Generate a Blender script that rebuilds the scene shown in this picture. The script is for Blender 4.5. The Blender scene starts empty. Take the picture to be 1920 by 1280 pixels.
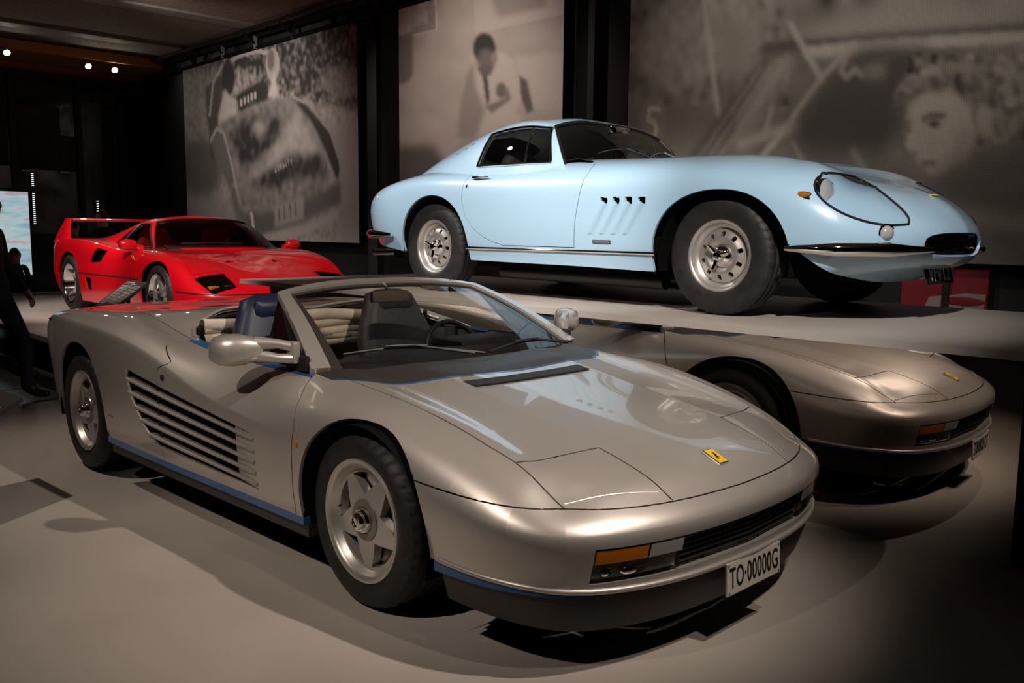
import bpy, bmesh, math, random
import numpy as np
from mathutils import Vector, Matrix, Euler
random.seed(7); np.random.seed(7)
SC = bpy.context.scene
COL = SC.collection
# ---------------------------------------------------------------- camera, world, lights, exposure
cam_d = bpy.data.cameras.new('camera')
cam = bpy.data.objects.new('camera', cam_d); COL.objects.link(cam)
cam_d.sensor_width = 36.0; cam_d.lens = 1662.6/1920*36.0; cam_d.clip_start = .05
cam.location = (2.5505, -2.5796, 1.3413)
cam.rotation_euler = (1.44586, -.01055, .80652)
SC.camera = cam
SC.view_settings.view_transform = 'Standard'; SC.view_settings.look = 'None'
SC.view_settings.gamma = 1.0; SC.view_settings.use_curve_mapping = False
SC.view_settings.exposure = 0.0
w = bpy.data.worlds.new('world'); SC.world = w; w.use_nodes = True
w.node_tree.nodes['Background'].inputs[0].default_value = (.85, .72, .6, 1)
w.node_tree.nodes['Background'].inputs[1].default_value = 0.0
try:
    SC.cycles.use_denoising = True; SC.cycles.max_bounces = 8; SC.cycles.sample_clamp_indirect = 3.0
    SC.cycles.caustics_reflective = False; SC.cycles.caustics_refractive = False
except Exception: pass
def spot(name, loc, target, energy, angle=50, blend=.5, col=(1, .87, .76), r=.045):
    l = bpy.data.lights.new(name, 'SPOT'); l.energy = energy; l.spot_size = math.radians(angle); l.spot_blend = blend
    l.color = col; l.shadow_soft_size = r
    o = bpy.data.objects.new(name, l); COL.objects.link(o); o.location = loc
    o.rotation_euler = (Vector(target)-Vector(loc)).to_track_quat('-Z', 'Y').to_euler()
    return o
SPOTS = [  # ceiling spotlights of the hall, all above the picture: position, aim, power, cone, blend, tint
 ('spot_key_offscreen', (2.7, .35, 4.2), (-.7, -.6, .3), 560, 52, .9, (1, .87, .76)),
 ('spot_near_offscreen', (.6, -4.2, 4.2), (-.5, -.5, .7), 450, 40, .9, (1, .87, .76)),
 ('spot_hood_offscreen', (3.0, -.6, 4.2), (.4, 0, .5), 190, 32, .9, (1, .87, .76)),
 ('spot_tail_offscreen', (-3.2, -2.6, 4.2), (-2.6, -.6, .4), 230, 50, .9, (1, .87, .76)),
 ('spot_blue_front_offscreen', (2.6, -1.5, 4.2), (-.3, 1.9, 1.3), 1000, 40, .7, (1, .93, .88)),
 ('spot_blue_rear_offscreen', (-.6, -1.9, 4.2), (-2.0, 1.9, 1.3), 850, 42, .7, (1, .93, .88)),
 ('spot_blue_tail_offscreen', (-4.7, -.35, 4.2), (-2.4, 1.7, 1.5), 420, 40, .7, (1, .93, .88)),
 ('spot_red_front_offscreen', (-3.6, -1.2, 4.2), (-6.2, 1.6, .8), 900, 45, .7, (1, .90, .82)),
 ('spot_red_rear_offscreen', (-7.2, -1.4, 4.2), (-8.4, 1.4, .8), 700, 48, .7, (1, .90, .82)),
]
for nm, lo, ta, en, an, bl, tc_ in SPOTS: spot(nm, lo, ta, en, an, bl, tc_, .11 if nm == 'spot_blue_tail_offscreen' else .045)
for nm, lo, ta, en, an in (('spot_banner_car_offscreen', (-9.8, 1.6, 4.25), (-10.4, 4.4, 2.6), 300, 95), ('spot_banner_man_offscreen', (-5.0, 1.8, 4.25), (-5.4, 4.4, 2.7), 220, 80),
                       ('spot_banner_woman_offscreen', (-.9, 1.9, 4.25), (-.9, 4.4, 2.6), 125, 100)):
    spot(nm, lo, ta, en, an, 1.0, (1, .88, .80))
# ---------------------------------------------------------------- materials
MATS = {}
def mat(name, col=(.5, .5, .5), rough=.5, metal=0, coat=0, emit=None, es=1, trans=0, ior=1.45, spec=.5, alpha=1):
    if name in MATS: return MATS[name]
    m = bpy.data.materials.new(name); m.use_nodes = True
    b = m.node_tree.nodes['Principled BSDF']; I = b.inputs
    I['Base Color'].default_value = (*col, 1); I['Roughness'].default_value = rough; I['Metallic'].default_value = metal
    I['Coat Weight'].default_value = coat; I['Coat Roughness'].default_value = .03; I['IOR'].default_value = ior
    I['Specular IOR Level'].default_value = spec; I['Transmission Weight'].default_value = trans; I['Alpha'].default_value = alpha
    if emit: I['Emission Color'].default_value = (*emit, 1); I['Emission Strength'].default_value = es
    MATS[name] = m; return m
def nodes(m): return m.node_tree.nodes, m.node_tree.links, m.node_tree.nodes['Principled BSDF']
def noise_var(m, c1, c2, scale=5, detail=6, bump=0, bscale=None, rough=None):
    N, L, b = nodes(m)
    tc = N.new('ShaderNodeTexCoord'); n = N.new('ShaderNodeTexNoise'); n.inputs['Scale'].default_value = scale; n.inputs['Detail'].default_value = detail
    r = N.new('ShaderNodeValToRGB'); r.color_ramp.elements[0].color = (*c1, 1); r.color_ramp.elements[1].color = (*c2, 1)
    r.color_ramp.elements[0].position = .3; r.color_ramp.elements[1].position = .7
    L.new(tc.outputs['Object'], n.inputs['Vector']); L.new(n.outputs['Fac'], r.inputs['Fac']); L.new(r.outputs['Color'], b.inputs['Base Color'])
    if rough:
        mr = N.new('ShaderNodeMapRange'); mr.inputs['To Min'].default_value = rough[0]; mr.inputs['To Max'].default_value = rough[1]
        L.new(n.outputs['Fac'], mr.inputs['Value']); L.new(mr.outputs['Result'], b.inputs['Roughness'])
    if bump:
        n2 = N.new('ShaderNodeTexNoise'); n2.inputs['Scale'].default_value = bscale or scale*10; n2.inputs['Detail'].default_value = 4
        bp = N.new('ShaderNodeBump'); bp.inputs['Strength'].default_value = bump; bp.inputs['Distance'].default_value = .01
        L.new(tc.outputs['Object'], n2.inputs['Vector']); L.new(n2.outputs['Fac'], bp.inputs['Height']); L.new(bp.outputs['Normal'], b.inputs['Normal'])
    return m
def glassy(name, tint=(.5, .5, .5), fac=.82, rough=.0):
    """thin window glass: tinted see-through sheet with mirror-like surface reflection"""
    m = bpy.data.materials.new(name); m.use_nodes = True; N = m.node_tree.nodes; L = m.node_tree.links
    for x in list(N): N.remove(x)
    o = N.new('ShaderNodeOutputMaterial'); t = N.new('ShaderNodeBsdfTransparent'); g = N.new('ShaderNodeBsdfGlossy'); f = N.new('ShaderNodeFresnel'); mx = N.new('ShaderNodeMixShader')
    t.inputs['Color'].default_value = (*tint, 1); g.inputs['Roughness'].default_value = rough; f.inputs['IOR'].default_value = 1.5
    L.new(f.outputs[0], mx.inputs[0]); L.new(t.outputs[0], mx.inputs[1]); L.new(g.outputs[0], mx.inputs[2]); L.new(mx.outputs[0], o.inputs[0])
    MATS[name] = m; return m
def flake(m, amt=.06):
    N, L, b = nodes(m); tc = N.new('ShaderNodeTexCoord'); v = N.new('ShaderNodeTexNoise'); v.inputs['Scale'].default_value = 900
    bp = N.new('ShaderNodeBump'); bp.inputs['Strength'].default_value = amt; bp.inputs['Distance'].default_value = .002
    L.new(tc.outputs['Object'], v.inputs['Vector']); L.new(v.outputs['Fac'], bp.inputs['Height']); L.new(bp.outputs['Normal'], b.inputs['Normal']); return m
SILVER = mat('silver_paint', (.60, .55, .505), .38, .62, 1.0)
BLUEP = mat('light_blue_paint', (.40, .60, .76), .32, 0, 1.0)
REDP = mat('red_paint', (.72, .004, .012), .3, 0, 1.0)
BLACK = mat('black_trim', (.012, .011, .011), .45)
SATIN = mat('satin_black', (.035, .030, .027), .42)
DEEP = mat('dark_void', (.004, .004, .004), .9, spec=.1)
RUBBER = noise_var(mat('tyre_rubber', (.014, .013, .013), .55), (.010, .0095, .009), (.022, .020, .019), 18, 5, .15, 240)
ALLOY = mat('wheel_alloy', (.62, .58, .54), .36, .75, .4)
POLISH = mat('polished_alloy', (.80, .77, .74), .12, 1)
CHROME = mat('chrome', (.86, .83, .80), .05, 1)
STRIPE = mat('blue_stripe', (.022, .10, .25), .35, 0, .6)
AMBER = mat('amber_lens', (.55, .16, .01), .12, 0, 1)
CLEAR = mat('clear_lens', (.55, .53, .50), .12, .3, 1)
REFLECTOR = mat('lamp_reflector', (.75, .73, .7), .12, 1)
LEATHER = noise_var(mat('dark_leather', (.03, .03, .035), .45), (.022, .022, .028), (.045, .043, .045), 30, 4, .2, 160)
NAVY = mat('navy_leather', (.012, .018, .045), .45)
CREAM = noise_var(mat('cream_canvas', (.72, .63, .50), .8), (.62, .53, .41), (.80, .71, .58), 9, 5, .5, 30)
GREYCARPET = noise_var(mat('grey_carpet', (.18, .17, .17), .95), (.13, .125, .12), (.24, .23, .22), 60, 5, .4, 200)
WS_GLASS = glassy('windscreen_glass', (.66, .64, .60)); DARK_GLASS = glassy('tinted_glass', (.30, .28, .27)); LAMP_GLASS = glassy('lamp_glass', (.94, .95, .95))
WOOD = mat('wood_rim', (.30, .09, .02), .3, 0, .6)
YELLOW = mat('badge_yellow', (.85, .55, .02), .35, 0, .5)
WHITE = mat('white_enamel', (.72, .68, .62), .4)
# ---------------------------------------------------------------- mesh helpers
def new_obj(name, me, parent=None, m=None):
    o = bpy.data.objects.new(name, me); COL.objects.link(o)
    if parent is not None: o.parent = parent
    if m is not None and me is not None:
        me.materials.clear(); me.materials.append(m)
    return o
def mesh(name, V, F, m=None, parent=None, smooth=None, normals=None, loc=None, rot=None):
    me = bpy.data.meshes.new(name); me.from_pydata([tuple(v) for v in V], [], [tuple(f) for f in F]); me.update()
    if normals is not None:
        for p in me.polygons: p.use_smooth = True
        me.normals_split_custom_set_from_vertices([tuple(n) for n in normals])
    elif smooth:
        for p in me.polygons: p.use_smooth = True
        me.set_sharp_from_angle(angle=math.radians(smooth))
    o = new_obj(name, me, parent, m)
    if loc is not None: o.location = loc
    if rot is not None: o.rotation_euler = rot
    return o
class G:
    """collects pieces of one part"""
    def __init__(s): s.V = []; s.F = []
    def add(s, V, F, M=None):
        n = len(s.V); V = [Vector(v) for v in V]
        if M is not None: V = [M @ v for v in V]
        s.V += V; s.F += [[i+n for i in f] for f in F]; return s
    def box(s, lo, hi, bev=0, M=None):
        bm = bmesh.new(); bmesh.ops.create_cube(bm, size=1)
        for v in bm.verts: v.co = Vector([(lo[i]+hi[i])/2+v.co[i]*(hi[i]-lo[i]) for i in range(3)])
        if bev: bmesh.ops.bevel(bm, geom=list(bm.edges), offset=bev, segments=2, profile=.6, affect='EDGES')
        bm.verts.index_update(); s.add([v.co for v in bm.verts], [[v.index for v in f.verts] for f in bm.faces], M); bm.free(); return s
    def tube(s, pts, r, n=8, closed=False, cap=True, flat=1.0):
        P = [Vector(p) for p in pts]; k = len(P); R = r if hasattr(r, '__len__') else [r]*k; V = []; up = None
        for i, p in enumerate(P):
            t = (P[(i+1) % k]-P[i-1]) if closed or 0 < i < k-1 else (P[1]-P[0] if i == 0 else P[-1]-P[-2]); t.normalize()
            if up is None: up = Vector((0, 0, 1)) if abs(t.z) < .9 else Vector((1, 0, 0))
            a = up.cross(t)
            if a.length < 1e-4: a = Vector((0, 1, 0)).cross(t)
            a.normalize(); b = t.cross(a); up = b
            V += [p+(a*math.cos(q)+b*math.sin(q)*flat)*R[i] for q in [2*math.pi*j/n for j in range(n)]]
        F = []
        for i in range(k if closed else k-1):
            for j in range(n): F.append([i*n+j, i*n+(j+1) % n, ((i+1) % k)*n+(j+1) % n, ((i+1) % k)*n+j])
        if cap and not closed: F += [list(range(n))[::-1], [(k-1)*n+j for j in range(n)]]
        return s.add(V, F)
    def lathe(s, prof, n=48, axis='y', M=None, mod=None):
        V = []; k = len(prof)
        for j in range(n):
            a = 2*math.pi*j/n
            for i, (r, h) in enumerate(prof):
                if mod: r += mod(i, j)
                V.append((r*math.cos(a), h, r*math.sin(a)) if axis == 'y' else ((r*math.cos(a), r*math.sin(a), h) if axis == 'z' else (h, r*math.cos(a), r*math.sin(a))))
        F = [[j*k+i, j*k+i+1, ((j+1) % n)*k+i+1, ((j+1) % n)*k+i] for j in range(n) for i in range(k-1)]
        if axis == 'z': F = [f[::-1] for f in F]
        return s.add(V, F, M)
    def prism(s, poly, d, M=None):
        """polygon in the x-z plane, thickness d towards -y"""
        n = len(poly); V = [(x, 0, z) for x, z in poly]+[(x, -d, z) for x, z in poly]
        F = [list(range(n)), [2*n-1-i for i in range(n)]]+[[i, i+n, (i+1) % n+n, (i+1) % n] for i in range(n)]
        return s.add(V, F, M)
    def ell(s, c, r, n=16, M=None, pw=1.0):
        V = []; F = []; m = n//2
        sg = lambda t: math.copysign(abs(t)**pw, t)
        for i in range(m+1):
            th = math.pi*i/m
            for j in range(n):
                ph = 2*math.pi*j/n; V.append((c[0]+r[0]*sg(math.sin(th))*sg(math.cos(ph)), c[1]+r[1]*sg(math.sin(th))*sg(math.sin(ph)), c[2]+r[2]*sg(math.cos(th))))
        F = [[i*n+j, (i+1)*n+j, (i+1)*n+(j+1) % n, i*n+(j+1) % n] for i in range(m) for j in range(n)]
        return s.add(V, F, M)
    def grid(s, P, closed=False):
        a, b = len(P), len(P[0]); V = [p for row in P for p in row]
        F = [[i*b+j, i*b+j+1, (i+1)*b+j+1, (i+1)*b+j] for i in range(a-1) for j in range(b-1)]
        return s.add(V, F)
    def out(s, name, m, parent=None, smooth=40, fix=True, loc=None, rot=None):
        o = mesh(name, s.V, s.F, m, parent, None, loc=loc, rot=rot)
        if fix:
            bm = bmesh.new(); bm.from_mesh(o.data); bmesh.ops.remove_doubles(bm, verts=bm.verts, dist=1e-6); bmesh.ops.recalc_face_normals(bm, faces=bm.faces); bm.to_mesh(o.data); bm.free()
        if smooth:
            for p in o.data.polygons: p.use_smooth = True
            o.data.set_sharp_from_angle(angle=math.radians(smooth))
        return o
def tag(o, label=None, cat=None, group=None, kind=None):
    for k, v in (('label', label), ('category', cat), ('group', group), ('kind', kind)):
        if v: o[k] = v
    return o
def empty(name, loc=(0, 0, 0), rz=0, parent=None):
    o = bpy.data.objects.new(name, None); COL.objects.link(o); o.location = loc; o.rotation_euler = (0, 0, rz); o.empty_display_size = .2
    if parent is not None: o.parent = parent
    return o
def text_mesh(name, body, size, m, parent=None, M=None, extrude=.0015, space=1.0, xs=1.0, bold=0):
    c = bpy.data.curves.new(name, 'FONT'); c.body = body; c.size = size; c.extrude = extrude; c.space_character = space; c.align_x = 'CENTER'; c.align_y = 'CENTER'; c.offset = bold
    t = bpy.data.objects.new(name+'_tmp', c); COL.objects.link(t); bpy.context.view_layer.update()
    me = bpy.data.meshes.new_from_object(t.evaluated_get(bpy.context.evaluated_depsgraph_get())); bpy.data.objects.remove(t)
    me.transform((M or Matrix()) @ Matrix.Diagonal((xs, 1, 1, 1)))
    return new_obj(name, me, parent, m)
# ---------------------------------------------------------------- splines and trimmed surfaces
def nat(t, Y, q):
    """natural cubic spline through (t,Y) at q"""
    t = np.asarray(t, float); Y = np.asarray(Y, float); q = np.asarray(q, float); n = len(t)
    if Y.ndim == 1: Y = Y[:, None]
    h = np.diff(t)
    if n > 2:
        A = np.zeros((n, n)); B = np.zeros((n, Y.shape[1])); A[0, 0] = A[-1, -1] = 1
        for i in range(1, n-1):
            A[i, i-1] = h[i-1]; A[i, i] = 2*(h[i-1]+h[i]); A[i, i+1] = h[i]; B[i] = 6*((Y[i+1]-Y[i])/h[i]-(Y[i]-Y[i-1])/h[i-1])
        m = np.linalg.solve(A, B)
    else: m = np.zeros_like(Y)
    k = np.clip(np.searchsorted(t, q)-1, 0, n-2); d = (q-t[k])[:, None]; hh = h[k][:, None]
    return Y[k]+d*((Y[k+1]-Y[k])/hh-hh*(2*m[k]+m[k+1])/6)+d**2*m[k]/2+d**3*(m[k+1]-m[k])/(6*hh)
def loft(stations, nu, nv, sharp=()):
    """stations: list (along the car) of lists (rows) of (x,y,z). returns grid points and (station,row) parameters"""
    S = np.array(stations, float); a, b = S.shape[:2]
    du = np.concatenate([[0], np.cumsum(np.sqrt(np.linalg.norm(np.diff(S, axis=0), axis=2).mean(1))*np.sqrt(np.linalg.norm(np.diff(S, axis=0), axis=2).mean(1)))])
    q = np.linspace(0, du[-1], nu); q = np.unique(np.concatenate([q, du]))
    R = nat(du, S.reshape(a, -1), q).reshape(len(q), b, 3); us = np.interp(q, du, np.arange(a))
    cuts = [0]+sorted(sharp)+[b-1]; L = np.linalg.norm(np.diff(S, axis=1), axis=2).mean(0); cnt = [max(3, int(round(nv*l/L.sum()))) for l in L]
    out = []; vs = []
    for i in range(len(q)):
        row = []; vv = []
        for c0, c1 in zip(cuts[:-1], cuts[1:]):
            P = R[i, c0:c1+1]; t = np.concatenate([[0], np.cumsum(np.linalg.norm(np.diff(P, axis=0), axis=1)**.75+1e-4)])
            qq = np.concatenate([np.linspace(t[j], t[j+1], cnt[c0+j], endpoint=False) for j in range(c1-c0)]+[[t[-1]]])
            pts = nat(t, P, qq); pv = np.interp(qq, t, np.arange(c0, c1+1))
            if c1 != b-1: pts = pts[:-1]; pv = pv[:-1]
            row.append(pts); vv.append(pv)
        out.append(np.concatenate(row)); vs.append(np.concatenate(vv))
    return np.array(out), us, np.array(vs)
def fair(Gp, vs, v0, v1, n=60, nv=12):
    """low-pass the loft (Taubin) where the row parameter is above v0..v1; symmetric across y=0"""
    w = np.clip((vs-v0)/(v1-v0), 0, 1)[..., None]; Mi = np.array([1, -1, 1.])
    for k in range(n):
        for lam in (.5, -.51):
            up = np.concatenate([Gp[1:2]*Mi, Gp[:-1]]); dn = np.concatenate([Gp[1:], Gp[-2:-1]*Mi]); Gp = Gp+w*lam*((up+dn)/2-Gp)
            if k < nv:
                rt = np.concatenate([Gp[:, 1:], Gp[:, -2:-1]*Mi], 1); lf = np.concatenate([Gp[:, :1], Gp[:, :-1]], 1); Gp = Gp+w*lam*((rt+lf)/2-Gp)
    Gp[0, :, 1] = 0; Gp[-1, :, 1] = 0; Gp[:, -1, 1] = 0; return Gp
class Surf:
    def __init__(s, V, F, P): s.V = np.asarray(V, float); s.F = [list(f) for f in F]; s.P = np.asarray(P, float); s.lab = None; s.normals()
    @staticmethod
    def grid(Gp, us, vs, closed=False):
        a, b = Gp.shape[:2]; V = Gp.reshape(-1, 3); P = np.stack([np.repeat(us, b), vs.reshape(-1)], 1)
        F = [[i*b+j, i*b+j+1, ((i+1) % a)*b+j+1, ((i+1) % a)*b+j] for i in range(a if closed else a-1) for j in range(b-1)]
        return Surf(V, F, P)
    @staticmethod
    def mirrored(Gp, us, vs):
        a, b = Gp.shape[:2]; V = Gp.reshape(-1, 3).copy(); P = np.stack([np.repeat(us, b), vs.reshape(-1)], 1)
        F = [[i*b+j, i*b+j+1, (i+1)*b+j+1, (i+1)*b+j] for i in range(a-1) for j in range(b-1)]
        on = np.abs(V[:, 1]) < 1e-4; V[on, 1] = 0; V[:, 1] *= -1
        n = len(V); idx = np.where(on, np.arange(n), 0); off = np.where(~on)[0]; idx[off] = n+np.arange(len(off))
        V2 = V[off]*[1, -1, 1]; FF = F+[[int(idx[i]) for i in f][::-1] for f in F]
        S = Surf(np.concatenate([V, V2]), FF, np.concatenate([P, P[off]]))
        c = S.cent(); c0 = S.V.mean(0)-[0, 0, .3]
        if np.sum(S.fn*(c-c0)) < 0: S.F = [f[::-1] for f in S.F]; S.normals()
        return S
    def normals(s):
        fn = []
        for f in s.F:
            A = s.V[f[0]]; B = s.V[f[len(f)//2]]; C = s.V[f[1]]; D = s.V[f[-1]] ; fn.append(np.cross(B-A, D-C) if len(f) == 4 else np.cross(C-A, D-A))
        s.fn = np.array(fn); N = np.zeros_like(s.V); m = max(len(f) for f in s.F)
        for k in range(m):
            ii = [i for i, f in enumerate(s.F) if len(f) > k]; np.add.at(N, [s.F[i][k] for i in ii], s.fn[ii])
        s.N = N/np.maximum(np.linalg.norm(N, axis=1), 1e-12)[:, None]
    def cent(s): return np.array([s.V[f].mean(0) for f in s.F])
    def centP(s): return np.array([s.P[f].mean(0) for f in s.F])
    def cut(s, fun, where=None):
        val = fun(s.V, s.P); val = np.where(np.abs(val) < 1e-5, 1e-5, val); pos = val > 0
        ok = where(s.V, s.P) if where is not None else None
        NV = []; NN = []; NP = []; ed = {}; n0 = len(s.V); out = []; lab = []
        def ev(a, b):
            k = (a, b) if a < b else (b, a)
            if k not in ed:
                t = val[k[0]]/(val[k[0]]-val[k[1]]); ed[k] = n0+len(NV)
                NV.append(s.V[k[0]]*(1-t)+s.V[k[1]]*t); n = s.N[k[0]]*(1-t)+s.N[k[1]]*t; NN.append(n/max(np.linalg.norm(n), 1e-9)); NP.append(s.P[k[0]]*(1-t)+s.P[k[1]]*t)
            return ed[k]
        pl = pos.tolist()
        for f in s.F:
            q = [pl[i] for i in f]
            if all(q) or not any(q) or (ok is not None and not any(ok[i] for i in f)): out.append(f); continue
            A = []; B = []
            for i in range(len(f)):
                a, b = f[i], f[(i+1) % len(f)]
                (A if pl[a] else B).append(a)
                if pl[a] != pl[b]: e = ev(a, b); A.append(e); B.append(e)
            if len(A) > 2: out.append(A)
            if len(B) > 2: out.append(B)
        s.F = out; s.cnt = None
        if NV: s.V = np.concatenate([s.V, NV]); s.N = np.concatenate([s.N, NN]); s.P = np.concatenate([s.P, NP])
        return s
    def label(s, default, rules):
        C = s.cent(); Q = s.centP(); L = np.array([default]*len(s.F), dtype=object)
        for nm, fn in rules: L[fn(C, Q)] = nm
        s.lab = L; return s
    def sub(s, lab): return [f for f, l in zip(s.F, s.lab) if l == lab]
    def panel(s, lab, name, m, parent, gap=.0022, flange=.014, push=0.0, keep=None, disp=None):
        F = [f for f, l in zip(s.F, s.lab) if l == lab] if isinstance(lab, str) else lab
        if not F: print('EMPTY PANEL', lab); return None
        if getattr(s, 'cnt', None) is None:
            s.cnt = {}
            for f in s.F:
                for i in range(len(f)): k = (min(f[i], f[(i+1) % len(f)]), max(f[i], f[(i+1) % len(f)])); s.cnt[k] = s.cnt.get(k, 0)+1
        cnt = s.cnt
        mine = {}
        for f in F:
            for i in range(len(f)): a, b = f[i], f[(i+1) % len(f)]; k = (min(a, b), max(a, b)); mine[k] = None if k in mine else (a, b, f)
        used = sorted({i for f in F for i in f}); mp = {v: i for i, v in enumerate(used)}
        V = s.V[used].copy(); N = s.N[used].copy(); dirs = np.zeros_like(V); outer = set(); bound = []
        for k, e in mine.items():
            if e is None: continue
            a, b, f = e; fnn = s.N[a]+s.N[b]; d = np.cross(fnn, s.V[b]-s.V[a]); d /= max(np.linalg.norm(d), 1e-9)
            dirs[mp[a]] += d; dirs[mp[b]] += d; bound.append((mp[a], mp[b]))
            if cnt[k] == 1: outer.add(mp[a]); outer.add(mp[b])
        ln = np.linalg.norm(dirs, axis=1); nz = ln > 1e-6; dirs[nz] /= ln[nz][:, None]
        if gap:
            g = np.where(nz, gap, 0.0)
            for i in outer: g[i] = 0
            V += dirs*g[:, None]
        if disp is not None: V = disp(V, N)
        V += N*push
        VV = list(V); NNl = list(N); FF = [[mp[i] for i in f] for f in F]
        if flange and bound:
            bi = sorted({i for e in bound for i in e}); t = {b: len(VV)+2*k for k, b in enumerate(bi)}
            for b in bi: VV += [V[b], V[b]-N[b]*flange]; NNl += [-dirs[b] if nz[b] else N[b]]*2
            for a, b in bound: FF.append([t[b], t[a], t[a]+1, t[b]+1])
        return mesh(name, VV, FF, m, parent, normals=NNl)
def edge_loops(S, idx):
    be = {}
    for f in idx:
        for i in range(len(f)): a, b = f[i], f[(i+1) % len(f)]; k = (min(a, b), max(a, b)); be[k] = None if k in be else (a, b)
    nxt = {a: b for e in be.values() if e for a, b in [e]}; loops = []
    while nxt:
        st = next(iter(nxt)); loop = [st]; cur = nxt.pop(st)
        while cur != st and cur in nxt: loop.append(cur); cur = nxt.pop(cur)
        loops.append(loop)
    return loops
def trim_loop(S, idx, name, m, parent, r, off=.003, step=2):
    lp = max(edge_loops(S, idx), key=len); return G().tube([S.V[i]+S.N[i]*off for i in lp[::step]], r, 6, True).out(name, m, parent)
def pw(x, xs, ys): return np.interp(x, xs, ys)
def arch(V, cx, cz, rx, rz, n=2.2): return 1-(np.abs((V[:, 0]-cx)/rx)**n+np.abs(np.maximum(V[:, 2]-cz, 0)/rz)**n)
# ---------------------------------------------------------------- room
PZ = .893      # top of the tall platform
def mirror_y(x): return 1.225+.0477*(x-.7)
def edge_y(x): return 1.19+.025*(x-.7)
def slab(name, poly, z0, z1, m, bev=0.0):
    """horizontal slab from a plan polygon"""
    g = G(); n = len(poly); g.add([(x, y, z0) for x, y in poly]+[(x, y, z1) for x, y in poly], [list(range(n))[::-1], [n+i for i in range(n)]]+[[i, (i+1) % n, (i+1) % n+n, i+n] for i in range(n)])
    return g.out(name, m, smooth=0)
BEIGE = noise_var(mat('beige_floor', (.42, .37, .33), .5), (.385, .335, .295), (.445, .395, .35), 1.3, 8, .03, 60, (.42, .58))
STONE = noise_var(mat('grey_stone', (.16, .16, .16), .25), (.11, .115, .115), (.20, .20, .19), 1.6, 7, .02, 40, (.16, .34))
BLACKWALL = noise_var(mat('black_wall', (.006, .0055, .005), .6), (.005, .0045, .004), (.009, .008, .007), 2, 4)
o = slab('floor', [(-18.5, -7), (-18.5, 6.2), (4.8, 6.2), (4.8, -7)], -.12, -.015, STONE); tag(o, kind='structure')
JOINT = mat('dark_joint', (.02, .02, .02), .7)
for i, x in enumerate((-5.55, -7.35, -9.15, -10.95, -12.75)):
    j = G().box((x-.008, -7, -.02), (x+.008, 6, -.0135)).out('trim_%d' % (i+1), JOINT, smooth=0); tag(j, kind='structure')
for i, y in enumerate((-.75, .9)):
    j = G().box((-15.2, y-.007, -.02), (-4.76, y+.007, -.0135)).out('trim_%d' % (i+6), JOINT, smooth=0); tag(j, kind='structure')
o = slab('display_floor', [(-4.75, -7), (-4.75, 1.6), (4.8, 1.6), (4.8, -7)], -.03, 0, BEIGE); tag(o, kind='structure')
CEILM = noise_var(mat('woodwool_ceiling', (.26, .20, .15), .95), (.19, .145, .105), (.30, .24, .18), 14, 8, .8, 90)
o = slab('ceiling', [(-14.25, -7), (-14.25, 4.9), (4.8, 4.9), (4.8, -7)], 4.42, 4.55, CEILM); tag(o, kind='structure')
BEAMM = mat('grey_beam', (.24, .22, .21), .7)
for i, x in enumerate((-10.45, -13.0, -7.9)):
    o = G().box((x-.17, -6.9, 4.385), (x+.17, 4.45, 4.43), .006).out('trim_%d' % (i+8), BEAMM, smooth=0); tag(o, kind='structure')
o = G().box((-18.4, 4.62, -.02), (4.8, 4.8, 4.55)).out('wall_back', BLACKWALL, smooth=0); tag(o, kind='structure')
o = G().box((4.7, -7, -.02), (4.85, 5, 4.55)).out('wall_right', BLACKWALL, smooth=0); tag(o, kind='structure')
o = G().box((-18.5, -7.1, -.02), (4.8, -6.95, 4.55)).out('wall_front', BLACKWALL, smooth=0); tag(o, kind='structure')
# far end: dark glazed wall under an ochre soffit
WALLGLASS = mat('dark_glazing', (.010, .008, .007), .12, 0, .6)
o = G().box((-15.6, -7, -.02), (-15.45, 4.7, 4.1)).out('wall_left', WALLGLASS, smooth=0); tag(o, kind='structure')
for k, y in enumerate((1.05, 2.2, 3.32, 4.1)):
    c = G().box((-15.46, y-.05, 0), (-15.38, y+.05, 4.1), .004).out('mullion', BLACK, o, smooth=0)
G().box((-15.46, -6.9, 3.98), (-15.36, 4.6, 4.1)).out('head_rail', BLACK, o, smooth=0)
BROWN = noise_var(mat('brown_interior', (.045, .030, .020), .6), (.03, .02, .013), (.06, .042, .028), 1.5, 3)
for (y0, y1, z0, z1) in ((2.27, 3.0, 2.35, 3.5), (3.0, 3.27, 2.35, 3.0), (1.12, 2.12, 2.4, 3.6), (2.27, 3.27, 3.68, 3.92), (3.4, 4.05, 3.66, 3.9), (1.12, 2.12, 3.66, 3.92)):
    G().box((-15.452, y0, z0), (-15.43, y1, z1), .003).out('pane', BROWN, o, smooth=0)
BRASS = mat('warm_rail', (.35, .22, .10), .3, .8)
G().box((-15.44, 2.3, 2.31), (-15.38, 2.62, 2.335)).out('door_rail', BRASS, o, smooth=0); G().box((-15.44, 2.95, 2.31), (-15.38, 3.12, 2.335)).out('door_rail', BRASS, o, smooth=0)
OCHRE = mat('ochre_soffit', (.62, .30, .03), .7)
o = G().box((-15.7, -7, 4.24), (-14.2, 4.7, 4.4)).box((-15.72, -7, 4.05), (-15.55, 4.7, 4.3)).out('trim_11', OCHRE, smooth=0); tag(o, kind='structure')
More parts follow.
